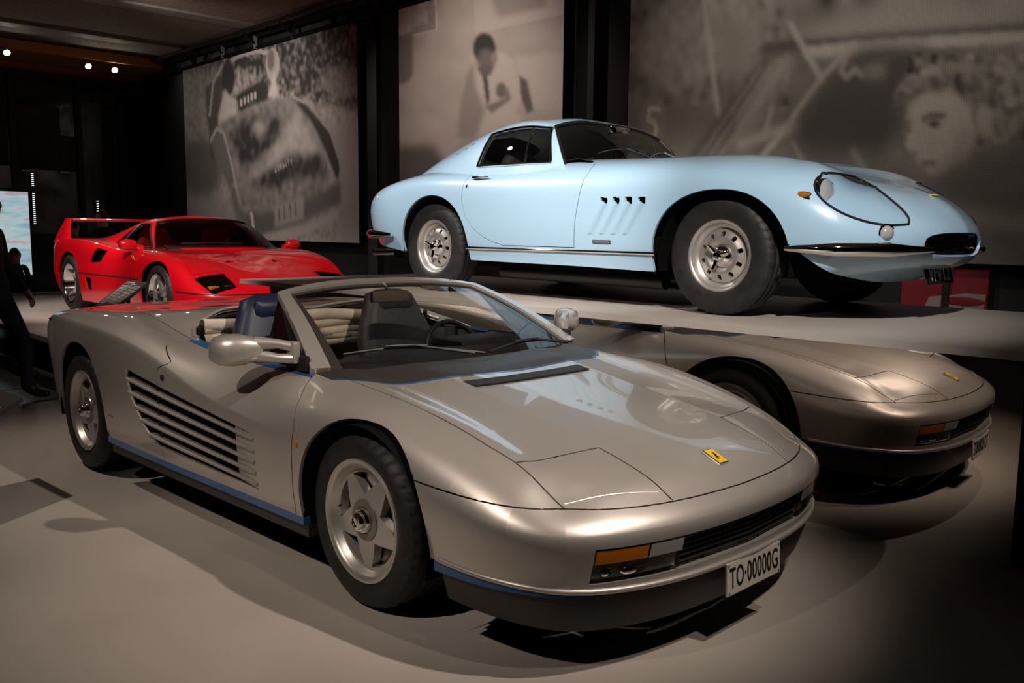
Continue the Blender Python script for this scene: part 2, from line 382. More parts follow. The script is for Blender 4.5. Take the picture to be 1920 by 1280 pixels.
# strings of white led dots on the far wall
LED = mat('led_white', (.9, .9, .9), .4, emit=(.8, .88, 1), es=1.6)
for i, (y, z0, z1, n, lab) in enumerate(((1.87, 2.0, 2.30, 9, 'vertical strip of white led dots above the bright video screen'), (2.46, 1.35, 2.29, 26, 'long vertical strip of white led dots on dark far wall beside the screen'), (3.58, 1.55, 1.83, 6, 'short vertical strip of white led dots above the rear wing of the red car'))):
    t = empty('led_strip', (-15.36, y, z0))
    G().box((-.012, -.02, 0), (.0, .02, z1-z0)).out('strip_backing', BLACK, t, smooth=0)
    g = G()
    for k in range(n):
        if i == 1 and 15 < k < 19: continue
        zz = (k+.5)/n*(z1-z0); g.box((0, -.018, zz-.006), (.01, .018, zz+.006))
    tag(g.out('led_dots', LED, t, smooth=0), kind='stuff'); tag(t, lab, 'led strip')
# ---- mirror-faced plinth and tall platform
MIRROR = mat('tinted_mirror', (.60, .55, .50), .012, 1)
xa, xb = -2.20, 1.468
t = empty('mirror_plinth', (0, 0, 0))
g = G(); g.add([(xa, mirror_y(xa), 0), (xb, mirror_y(xb), 0), (xb, mirror_y(xb), PZ-.036), (xa, mirror_y(xa), PZ-.036), (xa, mirror_y(xa)+.012, 0), (xb, mirror_y(xb)+.012, 0), (xb, mirror_y(xb)+.012, PZ-.036), (xa, mirror_y(xa)+.012, PZ-.036)],
              [[0, 1, 2, 3], [5, 4, 7, 6], [1, 5, 6, 2], [4, 0, 3, 7], [3, 2, 6, 7], [0, 4, 5, 1]]); g.out('mirror_panel', MIRROR, t, smooth=0)
g = G(); g.add([(x, y, z) for z in (0, PZ-.036) for x, y in ((xa, mirror_y(xa)+.012), (xb, mirror_y(xb)+.012), (xb, 3.1), (xa, 3.1))], [[3, 2, 1, 0], [4, 5, 6, 7], [0, 1, 5, 4], [1, 2, 6, 5], [2, 3, 7, 6], [3, 0, 4, 7]]); g.out('plinth_core', BLACK, t, smooth=0)
G().box((-4.4, 1.2, 0), (-2.205, 3.1, PZ-.036)).out('plinth_core', BLACK, t, smooth=0)
tag(t, 'low wall of dark tinted mirror under the raised platform of the blue car', 'mirror')
PLATM = noise_var(mat('platform_beige', (.40, .355, .315), .5), (.37, .325, .285), (.42, .375, .335), 1.1, 6, .02, 60, (.42, .55))
o = slab('display_platform', [(-4.66, edge_y(-4.66)), (-4.62, 3.2), (3.6, 3.2), (3.6, edge_y(3.6))], PZ-.036, PZ, PLATM)
tag(o, 'thin beige platform slab carrying the light blue car above the mirror wall', 'platform')
g = G().box((1.47, 1.32, 0), (3.6, 3.1, PZ-.036)).out('platform_support', BLACK, smooth=0); tag(g, 'black support box under the platform beyond the mirror edge', 'platform')
RZ = .345
o = slab('display_platform', [(-11.3, -.13), (-11.3, 3.6), (-4.72, 3.6), (-4.72, -.13)], RZ-.045, RZ, PLATM)
tag(o, 'low beige floating platform slab under the red car', 'platform')
s = empty('platform_understructure', (-8, 1.7, 0))
for x in (-10.9, -8.3, -5.2):
    for y in (.9, 3.2): G().box((x+8-.05, y-1.7-.05, -.015), (x+8+.05, y-1.7+.05, RZ-.045)).out('leg', BLACK, s, smooth=0)
tag(s, 'dark steel legs under the low platform of the red car', 'platform legs')
o = G().box((-11.36, -.1, RZ-.03), (-11.3, 3.5, RZ+.035)).out('platform_kerb', PLATM, smooth=0); tag(o, 'raised beige kerb along the tail end of the red car platform', 'kerb')
# ---- truss of black square tube along the back wall
TR_ = mat('black_truss', (.010, .009, .008), .4, .2)
t = empty('steel_truss', (-8, 4.55, 4.2))
def bar(g, a, b, r=.03): g.tube([Vector(a)-Vector((-8, 4.55, 4.2)), Vector(b)-Vector((-8, 4.55, 4.2))], r, 4)
G_ = G(); bar(G_, (-15.3, 4.5, 4.36), (4.5, 4.5, 4.36), .055); G_.out('top_chord', TR_, t, smooth=0)
G_ = G(); bar(G_, (-15.3, 4.5, 4.16), (4.5, 4.5, 4.16), .03); G_.out('bottom_chord', TR_, t, smooth=0)
G_ = G(); bar(G_, (-15.3, 4.25, 4.36), (-3.6, 4.25, 4.36), .03); G_.out('front_chord', TR_, t, smooth=0)
for x in np.arange(-15.2, -3.2, 1.12):
    G_ = G(); bar(G_, (x, 4.5, 4.36), (x, 4.5, 4.13), .045); G_.out('truss_post', TR_, t, smooth=0)
    G_ = G(); bar(G_, (x, 4.5, 4.2), (x, 4.25, 4.36), .022); G_.out('truss_arm', TR_, t, smooth=0)
for x in (-7.45, -3.75):
    G_ = G(); bar(G_, (x, 4.42, 0), (x, 4.42, 4.36), .09); G_.out('truss_column', TR_, t, smooth=0)
tag(t, 'black steel truss frame running along top of back wall behind banners', 'truss')
# ---- large photo banners: tone pictures drawn as print on a fine grid
class Pic:
    def __init__(s, nx, ny, base):
        s.X, s.Y = np.meshgrid((np.arange(nx)+.5)/nx, (np.arange(ny)+.5)/ny); s.A = np.full((ny, nx), float(base)); s.nx = nx; s.ny = ny
    def soft(s, M, k):
        k = int(k)
        for ax in (0, 1):
            for _ in range(2):
                if k < 1: break
                p = np.pad(M, [(k, k) if a == ax else (0, 0) for a in (0, 1)], mode='edge'); c = np.cumsum(p, axis=ax); z = np.zeros_like(np.take(c, [0], axis=ax)); c = np.concatenate([z, c], axis=ax)
                n = M.shape[ax]; M = (np.take(c, np.arange(2*k+1, 2*k+1+n), axis=ax)-np.take(c, np.arange(n), axis=ax))/(2*k+1)
        return M
    def put(s, M, val, soft=1, a=1.0): M = s.soft(M.astype(float), soft)*a; s.A = s.A*(1-M)+val*M; return s
    def poly(s, pts, val, soft=1, a=1.0):
        M = np.zeros_like(s.A, bool); n = len(pts)
        for i in range(n):
            x0, y0 = pts[i]; x1, y1 = pts[(i+1) % n]
            if y0 == y1: continue
            c = ((y0 <= s.Y) & (s.Y < y1)) | ((y1 <= s.Y) & (s.Y < y0)); M ^= c & (s.X < x0+(s.Y-y0)/(y1-y0)*(x1-x0))
        return s.put(M, val, soft, a)
    def ell(s, cx, cy, rx, ry, val, soft=1, a=1.0, rot=0):
        c, q = math.cos(rot), math.sin(rot); dx, dy = s.X-cx, s.Y-cy
        return s.put(((dx*c+dy*q)/rx)**2+((dy*c-dx*q)/ry)**2 < 1, val, soft, a)
    def line(s, pts, w, val, soft=0, a=1.0):
        M = np.zeros_like(s.A, bool); asp = s.ny/s.nx
        for (x0, y0), (x1, y1) in zip(pts[:-1], pts[1:]):
            dx, dy = x1-x0, (y1-y0)*asp; L = dx*dx+dy*dy; t = np.clip(((s.X-x0)*dx+(s.Y-y0)*asp*dy)/L, 0, 1)
            M |= np.hypot(s.X-x0-t*dx, (s.Y-y0)*asp-t*dy) < w
        return s.put(M, val, soft, a)
    def noise(s, amp, k, mask=None, seed=1):
        r = np.random.RandomState(seed).rand(*s.A.shape)-.5; r = s.soft(r, k); r = r/r.std()*amp; s.A = s.A+(r if mask is None else r*mask); return s
    def rect(s, x0, y0, x1, y1): return ((s.X > x0) & (s.X < x1) & (s.Y > y0) & (s.Y < y1)).astype(float)
PRINT = bpy.data.materials.new('banner_print'); PRINT.use_nodes = True
N_, L_, b_ = nodes(PRINT); at = N_.new('ShaderNodeAttribute'); at.attribute_name = 'tone'
tc = N_.new('ShaderNodeTexCoord'); wv = N_.new('ShaderNodeTexVoronoi'); wv.inputs['Scale'].default_value = 55; wv.inputs['Randomness'].default_value = 0
mr = N_.new('ShaderNodeMapRange'); mr.inputs['From Min'].default_value = .1; mr.inputs['From Max'].default_value = .6; mr.inputs['To Min'].default_value = 1.08; mr.inputs['To Max'].default_value = .86
mu = N_.new('ShaderNodeVectorMath'); mu.operation = 'SCALE'
L_.new(tc.outputs['Object'], wv.inputs['Vector']); L_.new(wv.outputs['Distance'], mr.inputs['Value']); L_.new(at.outputs['Color'], mu.inputs[0]); L_.new(mr.outputs['Result'], mu.inputs['Scale']); L_.new(mu.outputs['Vector'], b_.inputs['Base Color'])
b_.inputs['Roughness'].default_value = .75
def to_px(x, y, z):
    M = np.array(Euler((1.44586, -.01055, .80652)).to_matrix()); q = (np.stack([x, y, z], -1)-np.array((2.5505, -2.5796, 1.3413))) @ M   # the photograph's own view, to read its print
    return 960+1662.6*q[..., 0]/-q[..., 2], 640-1662.6*q[..., 1]/-q[..., 2]
def banner(name, x0, x1, z0, z1, y, pic, win, tint, label, nx=200, ny=140):
    """win: pixel window of the photograph that the tone picture was drawn from"""
    t = empty(name, ((x0+x1)/2, y, z0)); hw = (x1-x0)/2
    xs = np.linspace(-hw, hw, nx+1); zs = np.linspace(z1-z0, 0, ny+1)
    V = [(x, 0, z) for z in zs for x in xs]; F = [[j*(nx+1)+i, (j+1)*(nx+1)+i, (j+1)*(nx+1)+i+1, j*(nx+1)+i+1] for j in range(ny) for i in range(nx)]
    XX = np.array([v[0] for v in V])+(x0+x1)/2; ZZ = np.array([v[2] for v in V])+z0; uu, vv = to_px(XX, np.full_like(XX, y), ZZ)
    A = np.clip((pic.A-.30)*1.5+.29, .03, 1); a_ = np.clip((uu-win[0])/(win[2]-win[0])*pic.nx-.5, 0, pic.nx-1.001); b_ = np.clip((vv-win[1])/(win[3]-win[1])*pic.ny-.5, 0, pic.ny-1.001)
    i0 = a_.astype(int); j0 = b_.astype(int); fa = a_-i0; fb = b_-j0
    P = A[j0, i0]*(1-fa)*(1-fb)+A[j0, i0+1]*fa*(1-fb)+A[j0+1, i0]*(1-fa)*fb+A[j0+1, i0+1]*fa*fb
    o = mesh('printed_face', V, F, PRINT, t); ca = o.data.color_attributes.new('tone', 'FLOAT_COLOR', 'POINT')
    col = np.ones((len(V), 4)); c = P.reshape(-1, 1)*np.array(tint)[None]; col[:, :3] = c; ca.data.foreach_set('color', col.reshape(-1))
    G().box((-hw, .004, 0), (hw, .05, z1-z0)).out('banner_backing', BLACK, t, smooth=0)
    tag(t, label, 'banner'); return t
# picture 1: old open roadster seen from behind with two people on a dirt track
p = Pic(250, 150, .36)
p.poly([(0, 0), (1, 0), (1, .42), (.7, .36), (.5, .3), (.3, .2), (0, .26)], .17, 3).noise(.06, 1, p.rect(0, 0, 1, .36), 3)
p.poly([(0, .22), (.2, .2), (.22, .45), (.18, .9), (0, 1)], .33, 5)
p.ell(.93, .27, .15, .075, .31, 2); p.poly([(.66, .36), (1, .40), (1, .62), (.72, .44)], .40, 3).noise(.03, 1, None, 4)
p.poly([(.74, .44), (1, .5), (1, 1), (.9, 1), (.9, .7)], .36, 5)
p.ell(.10, .66, .12, .14, .20, 4); p.poly([(.12, .3), (.22, .22), (.24, .62), (.16, .62)], .16, 1)
p.line([(.15, .42), (.17, .27), (.22, .2), (.32, .15), (.42, .13), (.5, .14)], .006, .42, 0).ell(.51, .19, .04, .075, .40, 0).ell(.5, .17, .022, .05, .22, 1)
p.ell(.255, .25, .037, .085, .09, 1).poly([(.2, .42), (.235, .30), (.29, .36), (.31, .43), (.2, .52)], .52, 1)
p.poly([(.30, .33), (.42, .27), (.48, .27), (.5, .35), (.32, .41)], .10, 1)
for k in range(5): p.ell(.33+.02*k, .362-.008*k, .007, .018, .45, 0)
p.poly([(.48, .34), (.52, .22), (.545, .34)], .5, 1)
p.poly([(.2, .46), (.33, .40), (.5, .345), (.62, .335), (.72, .44), (.80, .56), (.84, .70), (.78, .80), (.40, .86), (.34, .84), (.28, .66), (.24, .52)], .27, 1)
p.poly([(.26, .5), (.42, .40), (.58, .46), (.5, .58), (.36, .66), (.3, .6)], .13, 4).ell(.44, .48, .04, .04, .34, 3)
p.poly([(.44, .64), (.66, .42), (.76, .54), (.78, .6), (.56, .66), (.36, .74)], .40, 3)
p.poly([(.35, .75), (.6, .6), (.78, .60), (.8, .68), (.6, .72)], .12, 3).noise(.025, 2, p.rect(.25, .35, .82, .85), 9)
for k in range(7): p.line([(.525+.015*k, .655-.006*k), (.528+.015*k, .675-.006*k)], .003, .42, 0)
p.poly([(.62, .34), (.70, .37), (.84, .5), (.90, .66), (.88, .72), (.82, .6), (.74, .46)], .12, 1).line([(.63, .34), (.72, .37), (.84, .5), (.89, .62), (.9, .7)], .004, .36, 0)
p.poly([(.15, .52), (.2, .47), (.24, .52), (.3, .72), (.26, .74), (.18, .62)], .22, 1).line([(.155, .54), (.19, .48), (.23, .5), (.28, .66), (.33, .86)], .005, .40, 0)
p.poly([(.26, .7), (.34, .86), (.6, .84), (.84, .74), (.9, .72), (.9, .82), (.7, .9), (.44, .97), (.3, .95)], .19, 2)
p.poly([(.52, .83), (.69, .79), (.69, .89), (.52, .93)], .33, 1)
for k, xx in enumerate((.545, .575, .61, .64)): p.line([(xx, .845-.008*k), (xx+.003, .895-.008*k)], .005, .22, 0)
p.line([(.46, .985), (.7, .94), (.88, .87)], .012, .42, 1).poly([(.38, .86), (.395, .86), (.41, .94), (.395, .95)], .5, 0)
p.poly([(0, .8), (.25, .82), (.4, 1), (0, 1)], .34, 6)
banner('photo_banner', -13.38, -7.87, 1.14, 4.11, 4.47, p, (344, 42, 672, 456), (1.0, .90, .84), 'tall black and white photo banner showing an open roadster from behind')
# picture 2: man in a light jacket by a wall with framed pictures
p = Pic(150, 170, .44); p.noise(.015, 6, None, 5)
p.poly([(.06, .0), (.2, .0), (.22, .17), (.07, .2)], .33, 1).poly([(.075, 0), (.17, 0), (.17, .13), (.075, .155)], .40, 0).noise(.03, 1, p.rect(.08, 0, .17, .14), 6)
p.line([(.215, 0), (.22, .17), (.07, .2)], .006, .55, 0)
p.poly([(0, .2), (.07, .18), (.075, .42), (.04, .46), (0, .48)], .26, 1)
p.poly([(.455, 0), (1, 0), (1, .08), (.455, .19)], .50, 0).poly([(.56, 0), (.9, 0), (.9, .04), (.6, .1)], .36, 2)
p.poly([(.7, .31), (.8, .31), (.9, .29), (1, .3), (1, .62), (.78, .62), (.72, .45)], .52, 2).poly([(.72, .42), (.78, .45), (.82, .62), (.78, .64), (.74, .55)], .2, 1)
p.poly([(.44, .31), (.47, .30), (.58, .31), (.62, .29), (.69, .33), (.73, .44), (.74, .58), (.7, .64), (.76, .66), (.66, .74), (.5, .80), (.34, .80), (.35, .60), (.38, .46)], .52, 1)
p.poly([(.34, .78), (.36, .58), (.40, .42), (.45, .34), (.46, .48), (.5, .58), (.52, .62), (.46, .8)], .33, 2).poly([(.5, .4), (.53, .4), (.55, .56), (.53, .6)], .14, 1)
p.poly([(.52, .60), (.64, .55), (.66, .48), (.68, .56), (.56, .64)], .27, 1).ell(.62, .51, .035, .045, .24, 1)
p.ell(.515, .27, .07, .085, .14, 1).ell(.525, .345, .055, .07, .24, 2).ell(.575, .325, .02, .03, .32, 1).poly([(.47, .38), (.57, .36), (.56, .42), (.5, .43)], .22, 1)
p.poly([(.36, .80), (.66, .72), (.7, .9), (.4, 1), (.3, .95)], .38, 3).poly([(0, .82), (.2, .81), (.3, .95), (.25, 1), (0, 1)], .20, 4)
banner('photo_banner', -6.93, -4.05, 1.14, 4.11, 4.47, p, (752, 0, 1055, 333), (1.0, .87, .78), 'black and white photo banner of a man in light jacket near framed pictures')
# picture 3: woman with curly hair beside a racing car, race number five (points in a 1920x1200 crop of the picture)
p = Pic(300, 150, .27); p.noise(.02, 6, None, 7)
K = lambda *q: [((1120+x/2.4-1187)/733, y/2.4/497) for x, y in q]
def E3(cx, cy, rx, ry, val, soft=1, a=1.0, rot=0): p.ell(*K((cx, cy))[0], rx/2.4/733, ry/2.4/497, val, soft, a, rot)
p.poly(K((160, 0), (900, 0), (820, 180), (700, 300), (560, 520), (440, 720), (160, 720)), .31, 5)
p.poly(K((330, 0), (640, 0), (720, 120), (680, 300), (520, 330), (360, 420), (240, 380), (160, 240), (230, 90)), .42, 3).noise(.03, 2, p.rect(0, 0, .4, .4), 8)
p.poly(K((560, 60), (760, 100), (680, 330), (560, 330)), .36, 4)
p.line(K((480, 0), (520, 330), (545, 510)), .006, .54, 1)
E3(250, 545, 62, 110, .38, 1)
p.line(K((275, 490), (235, 492), (228, 540), (255, 545), (268, 580), (255, 625), (232, 622)), .0050, .62, 0)
p.poly(K((560, 520), (760, 240), (820, 230), (620, 560), (480, 720), (400, 720)), .20, 3); p.poly(K((640, 520), (800, 270), (900, 240), (700, 560), (600, 700)), .38, 3)
for q in ((600, 560), (640, 600), (690, 620)): p.line(K((q[0]-150, 720), (q[0]+140, 300)), .0025, .42, 1)
p.poly(K((900, 130), (1300, 20), (1920, 0), (1920, 140), (1400, 170), (940, 250)), .36, 5)
p.line(K((760, 215), (1100, 190), (1920, 130)), .010, .17, 2).line(K((950, 235), (1300, 200), (1920, 165)), .011, .47, 1)
p.line(K((870, 110), (1010, 360)), .007, .45, 1).line(K((1160, 195), (1010, 350), (860, 560), (730, 720)), .006, .50, 1).line(K((640, 650), (780, 600), (900, 570)), .009, .46, 2).line(K((750, 620), (785, 480)), .005, .44, 1)
p.poly(K((1000, 380), (1200, 200), (1500, 210), (1420, 420), (1300, 700), (950, 720), (860, 600)), .16, 6)
p.line(K((1130, 230), (1095, 320), (1120, 350), (1160, 310), (1190, 340)), .005, .38, 1).poly(K((1200, 300), (1300, 280), (1290, 350), (1190, 350)), .30, 3)
p.poly(K((1330, 480), (1400, 340), (1550, 270), (1720, 280), (1860, 380), (1900, 520), (1840, 620), (1700, 560), (1600, 420), (1450, 400), (1380, 520)), .24, 4).noise(.05, 2, p.rect(.7, .2, 1, .55), 12)
for k in range(40):
    r_ = random.Random(k); a_ = r_.uniform(3.0, 6.5); E3(1610+250*math.cos(a_), 470+170*math.sin(a_), 26, 22, r_.uniform(.16, .42), 1)
p.poly(K((1390, 560), (1400, 470), (1470, 420), (1600, 410), (1680, 480), (1700, 600), (1660, 700), (1560, 780), (1500, 790), (1440, 730), (1400, 650), (1385, 590)), .47, 2)
E3(1740, 540, 40, 70, .42, 2); p.poly(K((1640, 560), (1720, 600), (1660, 720), (1560, 790), (1590, 680)), .38, 4)
p.line(K((1465, 540), (1500, 518), (1560, 520)), .0045, .15, 1); E3(1515, 558, 30, 14, .12, 1); E3(1400, 585, 14, 12, .16, 1); p.line(K((1385, 560), (1410, 550)), .003, .18, 1)
p.poly(K((1410, 590), (1385, 660), (1420, 690), (1450, 640)), .49, 1); E3(1425, 692, 16, 8, .26, 1); E3(1490, 735, 40, 14, .22, 1)
p.poly(K((1500, 800), (1660, 720), (1920, 640), (1920, 1200), (1400, 1200)), .20, 6).poly(K((1000, 760), (1380, 740), (1500, 900), (1700, 1200), (1000, 1200)), .21, 6).line(K((1150, 680), (1220, 800)), .005, .36, 2).line(K((880, 640), (930, 740)), .004, .36, 1).line(K((1600, 960), (1920, 1010)), .010, .33, 4)
banner('photo_banner', -3.16, 1.0, 1.13, 4.11, 4.47, p, (1187, 0, 1920, 497), (1.0, .89, .74), 'wide black and white photo banner of a woman beside a race car number five')
# painted flat stand-in for a red and white car glimpsed under the wide banner
t = empty('car_glimpse_panel', (.02, 4.56, .70))
REDGLIMPSE = mat('glimpse_red', (.16, .006, .012), .6); WHGLIMPSE = mat('glimpse_white', (.22, .17, .16), .6)
G().box((-.42, 0, 0), (.22, .03, .42)).out('panel_board', REDGLIMPSE, t, smooth=0)
G().prism([(-.25, .04), (-.02, .03), (.20, .03), (.21, .20), (.06, .20), (-.2, .16)], .008, Matrix.Translation((0, 0, 0))).out('white_shape', WHGLIMPSE, t, smooth=0)
G().ell((.05, -.009, .14), (.16, .004, .035)).out('red_shape', REDGLIMPSE, t)
G().box((-.10, -.03, -.02), (-.05, -.01, .42)).out('panel_post', BLACK, t, smooth=0)
tag(t, 'flat panel standing in for a red and white car behind the nose of the blue car', 'panel')
# ceiling spotlights in view
SPOTGLOW = mat('spot_glow', (1, 1, 1), .4, emit=(1, .9, .75), es=120)
for x, y, lab in ((-14.0, 1.80, 'small white ceiling spotlight alone on the ochre soffit, away from the truss corner'), (-14.3, 3.17, 'small white ceiling spotlight second from the truss corner under the ochre soffit'), (-14.35, 3.64, 'small white ceiling spotlight right by the truss corner under the ochre soffit')):
    t = empty('ceiling_spotlight', (x, y, 4.13))
    M_ = Matrix.Rotation(-.95, 4, 'Y')
    G().lathe([(.0, .15), (.045, .15), (.055, .05), (.06, .0), (.05, .0)], 20, 'z', M_).out('lamp_can', WHITE, t)
    G().lathe([(.0, 0), (.048, 0)], 20, 'z', M_ @ Matrix.Translation((0, 0, .004))).out('lamp_lens', SPOTGLOW, t, fix=False)
    G().tube([(-.08, 0, .06), (-.08, 0, .115)], .012).out('lamp_stem', WHITE, t)
    tag(t, lab, 'spotlight', 'ceiling spotlights on the far soffit')
# ---------------------------------------------------------------- shared car parts
def solid_tyre(parent, R, W, rim_r, name='tyre', tread=True):
    """tyre around the y axis, outer face towards -y"""
    h = W/2; pr = [(rim_r-.012, h*.80), (rim_r+.004, h*.90), (rim_r+.02, h*.985), (rim_r+(R-rim_r)*.5, h*1.04), (R-.035, h*.99), (R-.014, h*.90), (R-.004, h*.74)]
    mid = []
    for c in (.45, .0, -.45): mid += [(R, h*(c+.13)), (R-.008, h*(c+.11)), (R-.008, h*(c-.11)), (R, h*(c-.13))]
    prof = pr+[(R, h*.68)]+mid+[(R, -h*.68)]+[(r, -y) for r, y in pr[::-1]]
    n0 = len(pr); k = len(prof)
    def mod(i, j):
        if i in (n0-1, n0, n0+1, k-n0-1, k-n0-2, k-n0): return -.006 if j % 3 == 0 else 0
        return 0
    g = G().lathe([(r, y) for r, y in prof], 120, 'y', mod=mod if tread else None)
    return g.out(name, RUBBER, parent, 38)
def hub_back(parent, r, y0=.02, y1=.06):
    """brake disc and dark hub behind the spokes"""
    G().lathe([(.0, y0+.012), (r*.78, y0+.012), (r*.78, y0+.03), (0, y0+.03)], 40).out('brake_disc', mat('brake_steel', (.16, .15, .145), .4, .9), parent)
def polar(r0, r1, nr, nt, h):
    rs = np.linspace(r0, r1, nr); th = np.linspace(0, 2*np.pi, nt, endpoint=False); T, Rr = np.meshgrid(th, rs, indexing='ij')
    H = h(Rr, T); P = np.stack([Rr*np.cos(T), H, Rr*np.sin(T)], -1); return Surf.grid(P, th, Rr, closed=True)
def wheel(parent, name, loc, right, R, W, rim_r, style, face_y, spin=0.0):
    """one road wheel: Empty at the hub, outer face towards -y before turning"""
    t = empty(name, loc, 0 if right else math.pi, parent)
    solid_tyre(t, R, W, rim_r)
    h = W/2
    if style == 'star5':
        lip = [(rim_r-.004, -h*.80), (rim_r+.004, -h*.90), (rim_r+.002, -h*.955), (rim_r-.012, -h*.95), (rim_r-.022, -h*.86), (rim_r-.026, -h*.72), (rim_r-.036, -h*.66), (rim_r-.043, -h*.25), (rim_r-.043, h*.7), (rim_r-.005, h*.8)]
        G().lathe(lip, 72).out('rim', ALLOY, t, 50)
        ro = rim_r-.036; sp = 2*np.pi/5
        def ang(T): return np.abs((T-spin+sp/2) % sp-sp/2)          # angle from the nearest spoke axis
        def hf(Rr, T):
            return face_y+.010*np.interp(Rr, [.0, .07, ro], [0, 0, 1])+.004*np.clip(Rr-.08, 0, 1)*np.cos(5*(T-spin))*0
        s = polar(.045, ro, 26, 200, hf)
        def hole(V, P):
            r = np.hypot(V[:, 0], V[:, 2]); T = np.arctan2(V[:, 2], V[:, 0]); b = sp/2-ang(T)          # angle from the hole axis
            return np.minimum.reduce([np.interp(r, [.094, ro-.012], [.002, .084])-b*r, ro-.012-r, r-.092])
        s.cut(hole); s.label('face', [('hole', lambda C, Q: hole(C, Q) > 0)])
        s.panel('face', 'spoke_star', ALLOY, t, gap=0, flange=-.035 if s.N[:, 1].mean() > 0 else .035)
        G().lathe([(.078, face_y+.004), (.074, face_y-.004), (.050, face_y-.006), (.047, face_y+.002)], 48).out('hub_ring', mat('hub_grey', (.30, .27, .24), .35, .7), t)
        G().lathe([(.046, face_y+.004), (.046, face_y-.012), (.040, face_y-.020), (.036, face_y-.020), (.034, face_y-.034), (.028, face_y-.042), (.018, face_y-.044), (.016, face_y-.038), (0, face_y-.040)], 40).out('hub_cap', CHROME, t)
        G().tube([(-rim_r+.045, -h*.6, .012), (-rim_r+.05, -h*.72, .012)], .004).out('valve', BLACK, t)
    elif style == 'cast10':
        lip = [(rim_r-.003, -h*.72), (rim_r+.004, -h*.82), (rim_r+.001, -h*.90), (rim_r-.010, -h*.89), (rim_r-.017, -h*.80), (rim_r-.022, -h*.62), (rim_r-.034, -h*.58), (rim_r-.040, -h*.50), (rim_r-.050, -h*.42)]
        G().lathe(lip+[(rim_r-.040, h*.3), (rim_r-.01, h*.72)], 72).out('rim', ALLOY, t, 50)
        ro = rim_r-.047; sp = 2*np.pi/10
        def hf(Rr, T): return -h*.42-.020*np.exp(-((Rr-.095)/.035)**2)-.006
        s = polar(.03, ro, 24, 160, hf)
        def hole(V, P):
            r = np.hypot(V[:, 0], V[:, 2]); T = np.arctan2(V[:, 2], V[:, 0]); a = np.abs((T-spin+sp/2) % sp-sp/2)*r
            return 1-((np.abs(a)/.0125)**4+(np.abs(r-.118)/.0145)**4)
        s.cut(hole); s.label('face', [('hole', lambda C, Q: hole(C, Q) > 0)])
        s.panel('face', 'wheel_disc', ALLOY, t, gap=0, flange=-.02 if s.N[:, 1].mean() > 0 else .02)
        G().lathe([(.064, -h*.42-.01), (.060, -h*.42-.022), (.046, -h*.42-.034), (.034, -h*.42-.038), (.031, -h*.42-.058), (.022, -h*.42-.066), (0, -h*.42-.067)], 40).out('hub_cap', CHROME, t)
        k = -h*.42-.050
        for q in range(3):
            a = q*2*math.pi/3+spin; g = G()
            M_ = Matrix.Rotation(-a, 4, 'Y')
            g.tube([(.018, k, 0), (.05, k-.006, 0), (.078, k-.016, 0)], [.015, .012, .010], 8, flat=1.0); g.V = [M_ @ v for v in g.V]; g.out('spinner_ear', CHROME, t)
    else:  # deep dished five spoke
        lip = [(rim_r-.002, -h*.80), (rim_r+.004, -h*.90), (rim_r+.001, -h*.96), (rim_r-.010, -h*.95), (rim_r-.018, -h*.85), (rim_r-.026, -h*.35), (rim_r-.035, -h*.25), (rim_r-.04, h*.7), (rim_r-.005, h*.8)]
        G().lathe(lip, 64).out('rim', POLISH, t, 50)
        ro = rim_r-.028; sp = 2*np.pi/5
        def hf(Rr, T): return face_y+.0*Rr
        s = polar(.04, ro, 14, 120, hf)
        def hole(V, P):
            r = np.hypot(V[:, 0], V[:, 2]); T = np.arctan2(V[:, 2], V[:, 0]); b = sp/2-np.abs((T-spin+sp/2) % sp-sp/2)
            return np.minimum.reduce([np.interp(r, [.075, ro], [.012, .088])-b*r, ro-.012-r, r-.075])
        s.cut(hole); s.label('face', [('hole', lambda C, Q: hole(C, Q) > 0)])
        s.panel('face', 'spoke_star', ALLOY, t, gap=0, flange=-.03 if s.N[:, 1].mean() > 0 else .03)
        G().lathe([(.045, face_y+.01), (.042, face_y-.02), (.030, face_y-.03), (0, face_y-.03)], 6).out('hub_cap', BLACK, t)
    hub_back(t, rim_r, face_y+.035 if style != 'cast10' else .0)
    return t
def arch_liner(parent, cx, cz, r, y0, y1, name='wheel_well'):
    g = G(); n = 24; A = [math.pi*1.12*i/n-.19 for i in range(n+1)]
    P = [[(cx+r*math.cos(a), y0, max(cz+r*math.sin(a), .12)), (cx+r*math.cos(a), y1, max(cz+r*math.sin(a), .12))] for a in A]; g.grid(P)
    k = len(g.V); g.add([(cx, y1, cz)]+[p[1] for p in P], [[0, i+1, i+2] for i in range(n)])
    return g.out(name, DEEP, parent, 60, fix=False)
def ribbon(parent, name, m, pts, dz0, dz1, out=.004, thick=.006):
    """thin strip along 3d points (right side, y<0 outward), between heights dz0..dz1 relative to the points (numbers or lists)"""
    n = len(pts); a = dz0 if hasattr(dz0, '__len__') else [dz0]*n; b = dz1 if hasattr(dz1, '__len__') else [dz1]*n
    P = [Vector(p) for p in pts]; g = G(); V = []
    for i, p in enumerate(P):
        t = (P[min(i+1, n-1)]-P[max(i-1, 0)]); t.z = 0; t.normalize(); o = Vector((t.y, -t.x, 0))
        if o.dot(Vector((p.x+1.2, p.y, 0))) < 0: o = -o
        q = p+o*out; V += [q+Vector((0, 0, a[i])), q+Vector((0, 0, b[i])), q-o*thick+Vector((0, 0, b[i])), q-o*thick+Vector((0, 0, a[i]))]
    F = [[4*i+j, 4*i+(j+1) % 4, 4*i+4+(j+1) % 4, 4*i+4+j] for i in range(n-1) for j in range(4)]+[[0, 1, 2, 3], [4*n-4, 4*n-1, 4*n-2, 4*n-3]]
    g.add(V, F); return g.out(name, m, parent, 30)
